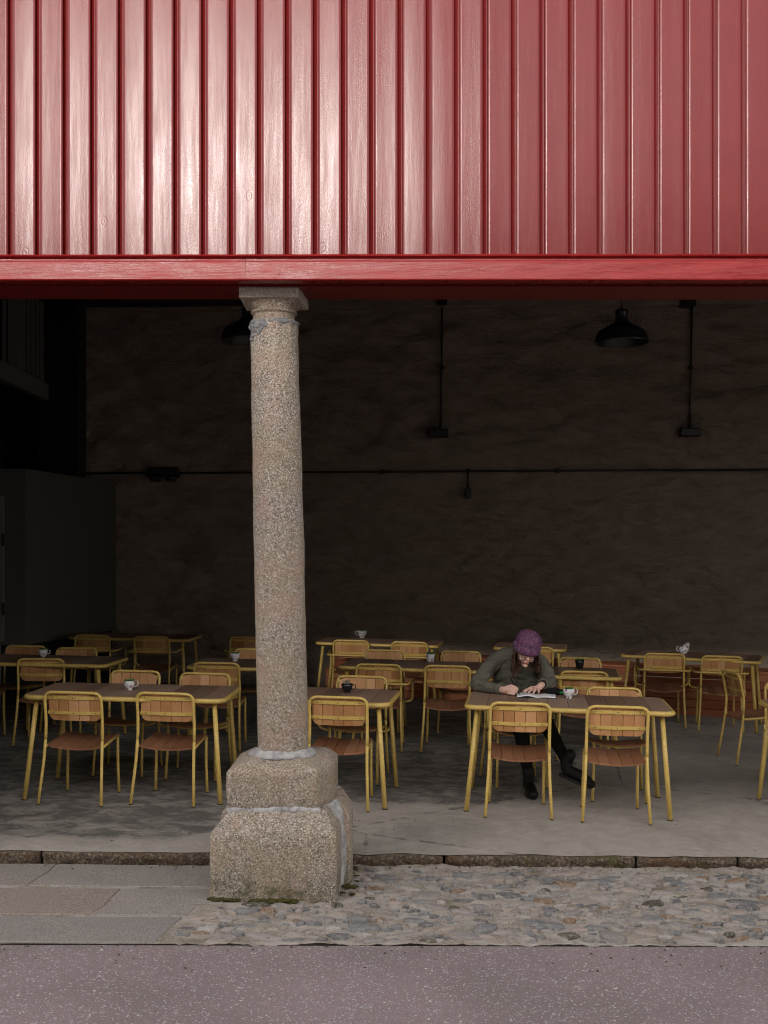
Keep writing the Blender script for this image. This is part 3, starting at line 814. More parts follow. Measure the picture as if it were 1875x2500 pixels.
# ------------------------------------------------------------------ stepped bench along the back wall
p0, p1 = Vector((-.75, 14.30)), Vector((5.4, 12.22)); d = (p1-p0); L = d.length
root = empty('stepped_bench', (p0.x, p0.y, 0), math.atan2(d.y, d.x)); tag(root, 'low stepped bench of orange stained boards along the back wall', 'bench')
for k, (y, z0, z1) in enumerate(((0, -.12, .10), (0, .106, .20), (0.012, .206, .30), (.30, .32, .405), (.31, .411, .50))):
    b = newbm(); n = 5
    for i in range(n):
        box(b, L*i/n+.004, L*(i+1)/n-.004, y, y+.025, z0, z1, .004)
    for v in b.verts: v.co.z -= SL*v.co.x
    link('front_board', b, M['bench'], root)
for (y0, y1, z) in ((-.02, .30, .303), (.29, .75, .503)):
    b = newbm(); m = 3
    for i in range(m): box(b, 0, L, y0+(y1-y0)*i/m+.003, y0+(y1-y0)*(i+1)/m-.003, z, z+.022, .003)
    for v in b.verts: v.co.z -= SL*v.co.x
    link('top_boards', b, M['bench'], root)
b = newbm(); box(b, 0, L, .03, .74, -.15, .30); 
for v in b.verts: v.co.z -= SL*v.co.x
link('carcass', b, M['dark_timber'], root)

# ------------------------------------------------------------------ furniture
def panel(bm, us, ext, surf, th, nc=4, nr=6):
    """separate curved planks: us = plank edges along u, ext(u) -> (v0, v1), surf(u, v) -> Vector (top), th offsets along its normal"""
    for a, c in zip(us, us[1:]):
        a2, c2 = a+.0016, c-.0016; top, bot = [], []
        for i in range(nc+1):
            u = a2+(c2-a2)*i/nc; v0, v1 = ext(u); t, bt = [], []
            for j in range(nr+1):
                v = v0+(v1-v0)*j/nr; p = surf(u, v)
                e = 1e-3; n = (surf(u+e, v)-p).cross(surf(u, v+e)-p).normalized()
                edge = .0012 if i in (0, nc) or j in (0, nr) else 0
                t.append(bm.verts.new(p - n*edge)); bt.append(bm.verts.new(p - n*(th-edge)))
            top.append(t); bot.append(bt)
        for i in range(nc):
            for j in range(nr):
                bm.faces.new((top[i][j], top[i+1][j], top[i+1][j+1], top[i][j+1]))
                bm.faces.new((bot[i][j], bot[i][j+1], bot[i+1][j+1], bot[i+1][j]))
            bm.faces.new((top[i][0], bot[i][0], bot[i+1][0], top[i+1][0])); bm.faces.new((top[i][nr], top[i+1][nr], bot[i+1][nr], bot[i][nr]))
        for j in range(nr):
            bm.faces.new((top[0][j], top[0][j+1], bot[0][j+1], bot[0][j])); bm.faces.new((top[nc][j], bot[nc][j], bot[nc][j+1], top[nc][j+1]))
def rounded(w, v0, v1, r, r2=None):
    r2 = r if r2 is None else r2
    def f(u):
        o = abs(u)
        def c(r): return r-math.sqrt(max(0, r*r-(o-(w-r))**2)) if o > w-r else 0
        return v0+c(r), v1-c(r2)
    return f
def chair(arms=False):
    root = empty('armchair' if arms else 'chair')
    tr = .0112
    for s in (-1, 1):
        b = newbm()
        pts = fillet([(s*.226, -.252, .006), (s*.208, -.205, .30), (s*.2045, -.19, .45)], .12, 5)
        tube(b, pts, tr, 10); tube(b, [(s*.2262, -.2524, 0), (s*.226, -.252, .008)], tr+.0012, 10, mi=1)
        link('leg', b, [M['yellow'], M['rubber']], root)
    b = newbm()
    pts = fillet([(-.2045, -.19, .448), (-.2035, -.185, .56), (-.203, -.232, .786), (.203, -.232, .786), (.2035, -.185, .56), (.2045, -.19, .448)], .058, 6)
    tube(b, pts, tr, 10); link('back_frame', b, M['yellow'], root)
    def yb(z): return -.185 - (z-.56)*.208
    for z in (.748, .640):
        b = newbm(); n = 12
        rings = []
        for i in range(n+1):
            x = -.194+.388*i/n; y = yb(z) + .010 - .024*(1-(x/.194)**2) + .012; ring = []
            for dy, dz in ((-.003, -.0125), (.003, -.0125), (.003, .0125), (-.003, .0125)):
                ring.append(b.verts.new((x, y+dy - (dz)*.2, z+dz)))
            rings.append(ring)
        for p, q in zip(rings, rings[1:]):
            for k in range(4): b.faces.new((p[k], p[(k+1) % 4], q[(k+1) % 4], q[k]))
        b.faces.new(rings[0]); b.faces.new(rings[-1][::-1]); o = link('back_rail', b, M['yellow'], root)
        for x in (-.15, 0, .15):
            b = newbm(); blob(b, (x, yb(z)+.022-.024*(1-(x/.194)**2)-.0035, z), (.0045, .002, .0045), seg=8)
            link('screw', b, M['screw'], o)
    # backrest planks, in front of the rails
    b = newbm(); us = [-.186+.372*k/5 for k in range(6)]
    def sb(u, v): return Vector((u, yb(v)+.0405-.024*(1-(u/.194)**2), v))
    panel(b, us, rounded(.1875, .585, .776, .052), lambda u, v: sb(-u, v), .013, 6, 4)
    link('backrest', b, M['chair_wood'], root)
    # seat
    b = newbm(); us = [-.2+.4*k/5 for k in range(6)]
    def ss(u, v):
        t = (v+.19)/.41
        return Vector((u*(1-.03*t), v, .412+.040*t - .022*(1-(u/.2)**2)*(1-.25*t) + (-.010*max(0, (t-.85)/.15)**2)))
    panel(b, us, rounded(.2015, -.190, .225, .045, .05), ss, .014, 5, 8)
    link('seat', b, M['seat_wood'], root)
    # seat frame: side tubes, front and rear cross tubes under the planks
    b = newbm()
    for s in (-1, 1): tube(b, fillet([(s*.2045, -.195, .398), (s*.196, .0, .412), (s*.188, .205, .428)], .05, 3), .0095, 8)
    for (y, z, w_) in ((.19, .402, .188), (-.12, .372, .200)):
        pts = [(w_*(2*k/10-1), y, z+.026*((2*k/10-1)**2)) for k in range(11)]
        tube(b, pts, .0085, 8)
    link('seat_frame', b, M['yellow'], root)
    for s in (-1, 1):
        b = newbm(); tube(b, fillet([(s*.196, .225, .006), (s*.189, .205, .24), (s*.188, .196, .425)], .05, 3), tr, 10)
        tube(b, [(s*.1962, .2254, 0), (s*.196, .225, .008)], tr+.0012, 10, mi=1)
        link('leg', b, [M['yellow'], M['rubber']], root)
    if arms:
        b = newbm()
        pts = fillet([(-.196, .17, .405), (-.285, .15, .42), (-.285, .13, .635), (-.272, -.215, .612), (.272, -.215, .612), (.285, .13, .635), (.285, .15, .42), (.196, .17, .405)], .055, 6)
        tube(b, pts, .0105, 10); link('armrest', b, M['yellow'], root)
    return root
def table(hl, name):
    root = empty(name); hw = .39; r = .085
    b = newbm()
    ring = fillet([(-hl, -hw, .732), (hl, -hw, .732), (hl, hw, .732), (-hl, hw, .732)], r, 7, True)
    tube(b, ring, .0175, 12, True); link('frame', b, M['yellow'], root)
    n = round(2*hl/.14); us = [-(hl-.004)+2*(hl-.004)*k/n for k in range(n+1)]
    b = newbm(); panel(b, us, rounded(hl-.002, -hw+.004, hw-.004, r-.006), lambda u, v: Vector((u, v, .7515)), .016, 5, 4)
    link('tabletop', b, M['top_wood'], root)
    for sx in (-1, 1):
        for sy in (-1, 1):
            b = newbm(); tube(b, [(sx*(hl-.075), sy*(hw-.065), .724), (sx*(hl-.012), sy*(hw-.022), .006)], .0172, 12)
            tube(b, [(sx*(hl-.0117), sy*(hw-.0217), 0), (sx*(hl-.012), sy*(hw-.022), .008)], .020, 12, mi=1)
            link('leg', b, [M['yellow'], M['rubber']], root)
    b = newbm()
    for sy in (-1, 1): box(b, -(hl-.05), hl-.05, sy*.27-.012, sy*.27+.012, .708, .734)
    link('underframe', b, M['yellow'], root)
    return root
def copy_tree(o, parent=None):
    c = o.copy(); COL.objects.link(c); c.parent = parent
    for ch in list(o.children): copy_tree(ch, c)
    return c
protos = {'c': chair(False), 'a': chair(True), 'T': table(.71, 'table'), 't': table(.40, 'small_table')}
used = set()
def put(kind, x, y, deg, label, cat, group):
    o = protos[kind]
    if kind in used: o = copy_tree(o)
    used.add(kind)
    o.location = (x, y, gz(x)); o.rotation_euler = (0, math.atan(SL)*1.0, R(deg)) if False else (0, 0, R(deg))
    # stand on the falling floor
    o.rotation_euler = (Matrix.Rotation(math.atan(SL), 3, 'Y') @ Matrix.Rotation(R(deg), 3, 'Z')).to_euler()
    tag(o, label, cat, group); return o
GT, GS, GC, GA = 'long plank topped tables', 'small square plank topped tables', 'yellow framed slatted chairs', 'yellow framed slatted armchairs'
for k, x, y, d_, lab in (
    ('T', 1.315, 8.125, -7.2, 'long yellow framed plank table where the person in the purple hat sits'),
    ('T', -1.845, 8.30, -1.5, 'long yellow framed plank table nearest the street left of the column'),
    ('t', -.335, 8.27, -7, 'small yellow framed table just right of the column with a black cup'),
    ('T', .325, 10.63, -9, 'long yellow framed table with white plant pot behind the person'),
    ('t', 1.716, 10.23, -9, 'small table with a black cup just right of and behind the person'),
    ('T', -.05, 13.33, -8, 'rearmost long table near the middle with a white cup, against the back wall'),
    ('t', 1.70, 13.08, -10, 'small table at the back partly hidden by the purple hat'),
    ('T', 3.35, 12.20, -22, 'long table at the back right with a white jug on it'),
    ('T', 3.49, 8.00, -3, 'table cut off by the right edge of the picture'),
    ('T', -3.22, 10.50, -3, 'shaded long table at the left edge with a white cup, second row'),
    ('t', -1.37, 10.46, -3, 'small table behind the column with a white planted cup'),
    ('T', -3.00, 13.52, -3, 'very dark long table at the back left of the hall')):
    put(k, x, y, d_, lab, 'table', GT if k == 'T' else GS)
for k, x, y, d_, lab in (
    ('c', .94, 7.90, -5, 'empty chair backing onto the street, in front of the seated person'),
    ('c', 1.593, 7.805, -6, 'empty chair backing onto the street at the right end of the person\'s table'),
    ('c', 1.035, 8.86, 187, 'chair the person in the purple hat sits on'),
    ('c', 1.745, 8.43, 175, 'empty chair facing the street beside the seated person'),
    ('c', -2.167, 8.045, -5, 'left chair of the two backing onto the street left of the column'),
    ('c', -1.527, 8.085, -6, 'right chair of the two backing onto the street left of the column'),
    ('a', -2.08, 9.02, 176, 'armchair facing the street behind the white cup on the front left table'),
    ('a', -1.49, 8.93, 176, 'armchair facing the street behind the right end of the front left table'),
    ('c', -.31, 8.04, -6, 'chair beside the column, backing onto the street at the small table'),
    ('a', -.22, 8.91, 173, 'armchair facing the street behind the black cup on the small front table'),
    ('a', -.04, 10.38, -6, 'armchair at the left end of the plant pot table, seen from behind'),
    ('c', .58, 10.36, -5, 'chair seen from behind at the plant pot table, left of the person'),
    ('c', -.03, 11.42, 173, 'chair facing the street at the far side of the plant pot table, left one'),
    ('c', .76, 11.43, 173, 'chair facing the street at the far side of the plant pot table, right one'),
    ('a', -.37, 13.10, -6, 'left armchair of the pair at the rearmost middle table'),
    ('a', .30, 13.0, -6, 'right armchair of the pair at the rearmost middle table'),
    ('c', 1.68, 12.6, -8, 'chair at the back whose corner shows right of the purple hat'),
    ('c', 1.77, 10.07, -6, 'chair seen from behind above the floral teacup, at the small table'),
    ('c', 1.90, 10.92, 171, 'chair facing the street behind the black cup on the right hand small table'),
    ('a', 2.99, 12.06, -9, 'left armchair of the pair at the table with the white jug'),
    ('a', 3.54, 11.88, -9, 'right armchair of the pair at the table with the white jug'),
    ('c', 3.31, 10.01, -86, 'chair turned sideways near the right edge, facing right'),
    ('c', 3.30, 8.98, 172, 'chair half cut off by the right edge behind the last table'),
    ('c', -3.13, 10.33, 5, 'chair seen from behind at the shaded left table, between table and street'),
    ('c', -3.80, 10.42, 0, 'chair cut off by the left edge at the shaded left table'),
    ('c', -3.67, 11.17, 177, 'dim chair facing the street behind the white cup on the shaded left table'),
    ('c', -3.11, 11.02, 177, 'dim chair facing the street at the right of the shaded left table'),
    ('a', -3.37, 13.17, -4, 'left armchair of the two barely lit ones at the back left'),
    ('a', -2.67, 13.10, -4, 'right armchair of the two barely lit ones at the back left'),
    ('c', -1.50, 10.25, -3, 'chair seen from behind at the small table left of the column'),
    ('c', -1.35, 11.27, 177, 'chair facing the street beyond the planted cup, partly behind the column'),
    ('a', -1.60, 13.30, -3, 'barely lit armchair at the very back, cut by the left edge of the column')):
    put(k, x, y, d_, lab, 'chair', GC if k == 'c' else GA)

# ------------------------------------------------------------------ cups and pots
def china():
    m = MT('floral_china', .2, .5)
    v = m.sc(m.obj, (1, 1, 1)); vd = m.vor(v, 48); vc = m.sep(m.vor(v, 48, out='Color'))
    n = m.noise(v, 190, 2)
    f = m.math('MULTIPLY', m.math('LESS_THAN', m.math('ADD', vd, m.math('MULTIPLY', n, .25)), .50), m.math('GREATER_THAN', vc[0], .35))
    m.col(m.mix(f, (.66,.65,.66), m.ramp(vc[1], [(0, (.05,.02,.06)), (.6, (.22,.02,.05)), (1, (.04,.06,.04))])))
    return m.m
M['china'] = china(); M['blackcup'] = plain('black_glazed_cup', (.010,.010,.012), .25)
M['leaf'] = plain('succulent_leaf', (.06,.16,.03), .6, nz=.5, ns=80); M['dry'] = plain('dried_flower_heads', (.22,.17,.13), .8, nz=.5, ns=90)
M['soil'] = plain('potting_soil', (.02,.015,.01), .9)
def cup(loc, mat, label, plant='leaf', handle=0, size=1.0, name='planted_teacup', straight=False):
    root = empty(name, loc, handle); tag(root, label, 'cup', 'little planted cups standing on the tables')
    b = newbm(); s = size
    if straight: out = [(.020, 0), (.026, .002), (.030, .02), (.034, .045), (.038, .07)]
    else: out = [(.020, 0), (.021, .004), (.018, .008), (.026, .016), (.036, .032), (.039, .048), (.0415, .066)]
    prof = [(r*s, z*s) for r, z in out] + [((out[-1][0]-.003)*s, out[-1][1]*s)] + [((out[-1][0]-.006)*s, (out[-1][1]-.012)*s), (.005*s, (out[-1][1]-.014)*s)]
    lathe(b, prof, seg=28); link('cup_body', b, mat, root)
    if not straight:
        b = newbm(); tube(b, fillet([(.036*s, 0, .056*s), (.062*s, 0, .060*s), (.058*s, 0, .028*s), (.032*s, 0, .024*s)], .02*s, 5), .0035*s, 8); link('handle', b, mat, root)
    b = newbm(); lathe(b, [(.034*s, (out[-1][1]-.010)*s), (.02*s, (out[-1][1]-.007)*s), (.001, (out[-1][1]-.006)*s)], seg=16); link('soil', b, M['soil'], root)
    b = newbm(); r_ = random.Random(int(abs(loc[0])*1000))
    for k in range(46 if plant == 'leaf' else 30):
        a = r_.uniform(0, 6.28); q = r_.uniform(0, .033)*s; h = r_.uniform(0, .013 if plant == 'leaf' else .03)*s
        c_ = (math.cos(a)*q, math.sin(a)*q, (out[-1][1]-.004)*s+h)
        if plant == 'leaf': blob(b, c_, (.008*s, .005*s, .004*s), Matrix.Rotation(a, 3, 'Z') @ Matrix.Rotation(r_.uniform(-.8, .3), 3, 'Y'), 8)
        else:
            tube(b, [(c_[0]*.5, c_[1]*.5, (out[-1][1]-.01)*s), c_], .0009, 4); blob(b, c_, (.006*s, .006*s, .005*s), seg=6)
    link('plant', b, M[plant], root, smooth=True)
    return root
def onT(px, py): return G(px, py, .752)
cup(onT(1389, 1704.5), M['china'], 'white floral teacup with green leaves in front of the right end of the open book', handle=.1, size=1.06)
cup(onT(316, 1684.5), M['china'], 'white floral teacup packed with green succulent on front left table', handle=.1, size=1.05)
cup(onT(847.5, 1692), M['blackcup'], 'black cup of dried flower heads on small table by the column', plant='dry', handle=.15, size=1.05)
cup(onT(1051, 1616.8), M['china'], 'white flared pot of green succulent behind the seated person\'s arm', size=1.2, straight=True, name='plant_pot')
cup(onT(1415, 1632), M['blackcup'], 'black cup of greenery on the small table behind the person', size=1.15, straight=True, name='plant_pot')
cup(onT(105, 1604), M['china'], 'dim white floral teacup on the shaded left table', handle=.1, size=1.1)
cup(onT(574, 1614), M['china'], 'white teacup with greenery just left of the column, second row', handle=2.2, size=1.12)
cup(onT(884, 1557.5), M['china'], 'dim white cup on the rearmost middle table', handle=3.0, size=1.4)
# jug on the back right table
p = onT(1669, 1597); root = empty('creamer_jug', p, .2); tag(root, 'white china creamer jug with raised spout on back right table', 'jug')
b = newbm(); lathe(b, [(.03, 0), (.032, .004), (.04, .02), (.052, .04), (.05, .062), (.044, .08), (.040, .082), (.03, .06), (.005, .05)], seg=24)
for v in b.verts:
    if v.co.z > .05: v.co.z += max(0, v.co.x)*1.1; v.co.x += max(0, v.co.x)*.35
link('jug_body', b, M['china'], root)
b = newbm(); tube(b, fillet([(-.042, 0, .075), (-.09, 0, .085), (-.075, 0, .035), (-.045, 0, .03)], .03, 5), .005, 8); link('handle', b, M['china'], root)
# ------------------------------------------------------------------ the seated person, bent over a book
def knit(name, a, b_, sc=120, st=.5, rough=.95):
    m = MT(name, rough, .15); n = m.noise(m.pos, sc, 3, .7); g = m.noise(m.pos, 22, 4, .6)
    m.col(m.mix(m.ramp(n, [(.3, 0), (.7, 1)]), a, b_)); m.bump(n, st, .003); m.bump(g, .4, .008); return m.m
M['skin'] = plain('skin', (.70,.43,.34), .55, .4, nz=.08, ns=25)
M['shirt'] = knit('olive_wool_shirt', (.085,.08,.062), (.18,.17,.135), 300)
M['black_cloth'] = knit('black_cloth', (.006,.006,.006), (.014,.013,.013), 200)
M['leather'] = plain('black_leather', (.007,.006,.006), .6, .3)
M['lips'] = plain('lips', (.40,.13,.11), .5)
def purple():
    m = MT('purple_mottled_knit', .95, .15); n = m.noise(m.pos, 95, 3, .8); g = m.noise(m.pos, 30, 4, .7)
    c = m.ramp(n, [(.3, (.05,.022,.055)), (.5, (.13,.06,.125)), (.66, (.32,.22,.30))])
    c = m.mix(m.ramp(g, [(.48, 0), (.62, .65)]), c, (.17,.03,.075)); m.col(c); m.bump(n, .9, .004); return m.m
M['purple'] = purple()
def hairmat():
    m = MT('brown_hair', .45, .4); m.col(m.ramp(m.isl, [(0, (.030,.014,.008)), (.6, (.065,.028,.014)), (1, (.12,.055,.025))])); return m.m
M['hair'] = hairmat()
u = Vector((.22, -.40, .88)).normalized(); f = Vector((.06, -.84, -.40)); f = (f - u*f.dot(u)).normalized(); r_ = f.cross(u).normalized()
HC = Vector((1.078, 8.495, 1.062))
H = Matrix((( -r_.x, f.x, u.x, HC.x), (-r_.y, f.y, u.y, HC.y), (-r_.z, f.z, u.z, HC.z), (0, 0, 0, 1)))
if H.to_3x3().determinant() < 0: H = Matrix(((r_.x, f.x, u.x, HC.x), (r_.y, f.y, u.y, HC.y), (r_.z, f.z, u.z, HC.z), (0, 0, 0, 1)))
H3 = H.to_3x3()
b = newbm()
def skull(p):
    q = p.copy()
    if q.z < 0: q.x *= 1-.42*q.z*q.z-.12*abs(q.z); q.y = q.y*(1-.15*q.z*q.z) + .10*abs(q.z)
    if q.y > 0 and q.z < .4: q.y *= .93
    return q
blob(b, HC, (.073, .092, .112), H3, 36, skull)
for p, rad in (((0, .098, -.022), (.013, .017, .015)), ((0, .092, -.004), (.008, .012, .022)), ((0, .083, -.085), (.020, .016, .016)), ((0, .088, -.056), (.022, .012, .010)),
               ((-.034, .072, -.034), (.022, .016, .020)), ((.034, .072, -.034), (.022, .016, .020)), ((0, .082, .028), (.045, .014, .012)), ((-.074, .0, -.01), (.008, .018, .026)), ((.074, .0, -.01), (.008, .018, .026))):
    blob(b, H @ Vector(p), rad, H3, 14)
chain(b, [H @ Vector((0, -.02, -.06)), (1.055, 8.66, 1.00), (1.04, 8.74, .93)], [.05, .052, .07])
for s in (-.06, .06): chain(b, [(1.035+s, 8.97, .50), (1.035+s, 8.90, .68), (1.04+s, 8.78, .90)], [.11, .10, .10])
chain(b, [(.90, 8.73, .965), (1.045, 8.70, .985), (1.20, 8.71, .945)], [.045, .055, .045])
# right arm (left in the picture) and hand closed round a pen
chain(b, [(.88, 8.73, .965), (.705, 8.60, .795), (.875, 8.435, .775)], [.045, .034, .024])
chain(b, [(.865, 8.445, .774), (.905, 8.405, .770)], [.024, .027])
for dz, dy in ((.008, -.006), (-.006, .012)): chain(b, [(.90, 8.405+dy, .768+dz), (.950, 8.375+dy, .770+dz)], [.021, .019])
for k, (bx, by, bz) in enumerate(((.952, 8.374, .796), (.958, 8.360, .779), (.955, 8.354, .7625), (.945, 8.354, .748))):
    L_ = (.034, .036, .032, .026)[k]
    chain(b, [(.925, 8.385-.005*k, .790-.013*k), (bx, by, bz+.003), (bx+L_, by-.012, bz-.002), (bx+L_*.95, by+.010, bz-.020+.004*k), (bx+L_*.5, by+.018, bz-.022+.004*k)], [.0086, .0083, .0078, .0072, .0062])
chain(b, [(.915, 8.40, .793), (.952, 8.392, .806), (.985, 8.375, .797), (.998, 8.362, .782)], [.0115, .0105, .0095, .0078])
# left arm (right in the picture) and hand spread on the page
chain(b, [(1.225, 8.72, .94), (1.275, 8.60, .80), (1.205, 8.455, .812)], [.045, .034, .024])
chain(b, [(1.205, 8.455, .812), (1.175, 8.420, .800)], [.023, .025])
for dx in (-.020, 0, .020): chain(b, [(1.178+dx*.6, 8.425, .798), (1.135+dx*1.1, 8.385+dx*.7, .779)], [.017, .0145])
for a0, a1, L_ in (((1.105, 8.375), (-.80, -.60), .072), ((1.120, 8.366), (-.62, -.78), .078), ((1.138, 8.368), (-.40, -.92), .072), ((1.158, 8.380), (-.12, -1.0), .058)):
    p = Vector((*a0, .780)); d_ = Vector((*a1, 0)).normalized()
    chain(b, [p-d_*.02, p+d_*L_*.45+Vector((0, 0, .004)), p+d_*L_*.75+Vector((0, 0, -.006)), p+d_*L_+Vector((0, 0, -.016))], [.0098, .009, .008, .0066])
chain(b, [(1.150, 8.425, .790), (1.105, 8.43, .785), (1.070, 8.415, .772), (1.045, 8.402, .764)], [.013, .011, .009, .0075])
# hips and legs
for pts, rs in (([(.98, 8.97, .50), (1.02, 8.52, .50), (1.045, 8.49, .42), (1.085, 8.43, .14), (1.088, 8.43, .08)], [.075, .045, .04, .026, .026]), ([(1.09, 8.97, .50), (1.195, 8.52, .57), (1.24, 8.47, .48), (1.35, 8.35, .27), (1.355, 8.335, .235)], [.075, .045, .04, .026, .026])): chain(b, pts, rs)
per = link('person', b, M['skin'], smooth=True); remesh(per, .0032, 2)
tag(per, 'person in purple knit hat and olive shirt bent over an open book, writing', 'person')
def cloth(name, bm, mat, vox=.008, amp=.005, sc=13, it=4):
    o = link(name, bm, mat, per, smooth=True); remesh(o, vox, it)
    o.parent = per
    me = o.data; nn = [v.normal.copy() for v in me.vertices]
    for v, n in zip(me.vertices, nn):
        v.co += n*(mn.fractal(Vector((v.co.x*sc, v.co.y*sc, v.co.z*sc*1.7)), 1, 2, 3)*amp)
    return o
b = newbm()
for s in (-.055, .055): chain(b, [(1.035+s*.9, 8.98, .50), (1.035+s, 8.93, .64), (1.04+s*1.25, 8.80, .86), (1.045+s, 8.73, .955)], [.135, .118, .118, .085])
chain(b, [(.885, 8.73, .965), (.96, 8.72, 1.0), (1.05, 8.70, 1.01), (1.13, 8.71, .99), (1.215, 8.72, .945)], [.066, .072, .078, .072, .064])
chain(b, [(.885, 8.73, .965), (.79, 8.66, .885), (.702, 8.60, .798), (.78, 8.52, .785), (.868, 8.442, .776)], [.068, .060, .054, .048, .037])
chain(b, [(1.215, 8.72, .945), (1.25, 8.66, .87), (1.277, 8.60, .80), (1.245, 8.53, .80), (1.210, 8.468, .812)], [.066, .060, .054, .048, .038])
cloth('shirt', b, M['shirt'], .008, .012)
for c0, c1, r0 in (((.850, 8.458, .777), (.876, 8.434, .775), .0405), ((1.218, 8.482, .811), (1.204, 8.452, .813), .041)):
    b = newbm(); tube(b, [Vector(c0), Vector(c1)], r0, 20); link('cuff', b, M['shirt'], per)
b = newbm(); tube(b, [(.99, 8.70, 1.055), (1.00, 8.64, 1.035), (1.045, 8.605, 1.0), (1.10, 8.63, 1.03), (1.115, 8.69, 1.05), (1.05, 8.745, 1.085)], .018, 10, True, flat=(1, .5)); link('collar', b, M['shirt'], per)
for k in range(4):
    b = newbm(); blob(b, (1.05+.002*k, 8.628+.018*k, .93-.055*k), (.006, .003, .006), seg=8); link('button', b, M['black'], per)
b = newbm()
for s, kx, kz in ((-.045, 1.02, .505), (.055, 1.195, .575)): chain(b, [(1.035+s, 8.985, .50), (kx, 8.50, kz)], [.105, .070])
cloth('skirt', b, M['black_cloth'], .009, .004)
b = newbm()
chain(b, [(1.02, 8.52, .50), (1.045, 8.49, .42), (1.085, 8.43, .14)], [.062, .060, .040]); chain(b, [(1.195, 8.52, .57), (1.24, 8.47, .48), (1.35, 8.35, .27)], [.062, .060, .040])
cloth('leggings', b, M['black_cloth'], .007, .003)
def boot(an, heel, toe, upv):
    an, heel, toe = Vector(an), Vector(heel), Vector(toe); upv = Vector(upv).normalized(); root = None
    b = newbm(); d_ = (toe-heel).normalized()
    chain(b, [an+upv*.06, an, heel+upv*.035, heel+d_*.10+upv*.035, toe-d_*.02+upv*.012], [.046, .045, .042, .042, .035])
    o = cloth('boot', b, M['leather'], .006, .002)
    sd = d_.cross(upv).normalized(); b = newbm(); top, bot = [], []
    for k in range(24):
        a = 2*math.pi*k/24; l_ = math.cos(a); w_ = math.sin(a)*(.040+.006*l_)
        c_ = heel+d_*(.095+l_*.135)+sd*w_ - upv*.004
        top.append(b.verts.new(c_)); bot.append(b.verts.new(c_-upv*.022))
    for k in range(24): b.faces.new((top[k], top[(k+1) % 24], bot[(k+1) % 24], bot[k]))
    b.faces.new(top); b.faces.new(bot[::-1]); s_ = link('sole', b, M['rubber'], o)
    b = newbm()
    for k in range(4):
        c_ = an+d_*(.045+.016*k)-upv*(.0+.010*k)+upv*.012
        tube(b, [c_-sd*.018, c_+upv*.004, c_+sd*.018], .002, 5)
    for s in (-1, 1): tube(b, fillet([an+d_*.045+upv*.02, an+d_*.07+sd*s*.03+upv*.03, an+d_*.05+sd*s*.045-upv*.0], .02), .0016, 5)
    link('laces', b, M['black_cloth'], o)
boot((1.088, 8.425, .10), (1.088, 8.455, .008), (1.10, 8.215, .012), (0, 0, 1))
boot((1.355, 8.335, .245), (1.345, 8.335, .155), (1.535, 8.23, .085), (.42, -.16, .89))
# hat
b = newbm(); T_ = H @ Matrix.Rotation(R(3), 4, 'X') @ Matrix.Translation((0, -.006, .008))
lathe(b, [(.080, .004), (.090, -.010), (.101, -.008), (.106, .006), (.107, .026), (.102, .038), (.097, .041), (.0985, .06), (.096, .085), (.086, .110), (.066, .131), (.038, .143), (.012, .147), (.001, .147)], seg=64, capb=False, wob=lambda a, z: .0012*math.cos(32*a)*(1 if z > .04 else .6) + mn.noise(Vector((math.cos(a)*2, math.sin(a)*2, z*14)))*.005)
for v in b.verts: v.co.y *= 1.12; v.co = T_ @ v.co
link('knit_hat', b, M['purple'], per, smooth=True)
# hair falling either side of the face
b = newbm(); hr = random.Random(3)
for k in range(210):
    side = -1 if k % 2 else 1
    a = hr.uniform(.12 if side < 0 else -.12, 1.0) if k < 150 else hr.uniform(.9, 1.55)
    p0 = H @ Vector((side*.088*math.cos(a*.9), .10*math.sin(-a*1.2)+.038, -.005+hr.uniform(-.01, .012)))
    ln = hr.uniform(.10, .17) if side < 0 else hr.uniform(.13, .22)
    out = Vector((H3 @ Vector((side, 0, 0)))); ph = hr.uniform(0, 6); fw = hr.uniform(-.02, .05); pts = []; cl = hr.uniform(.008, .020)
    for j in range(12):
        t = j/11
        p = p0 + Vector((out.x*.020*math.sin(t*2.4), -fw*t + .01*math.sin(t*3), -ln*t)) + Vector((math.sin(t*13+ph)*cl*t, math.cos(t*12+ph)*cl*t, 0))
        p.x += (hr.uniform(-.002, .002)); pts.append(p)
    tube(b, pts, [.0042-.0022*j/11 for j in range(12)], 5)
link('hair', b, M['hair'], per)
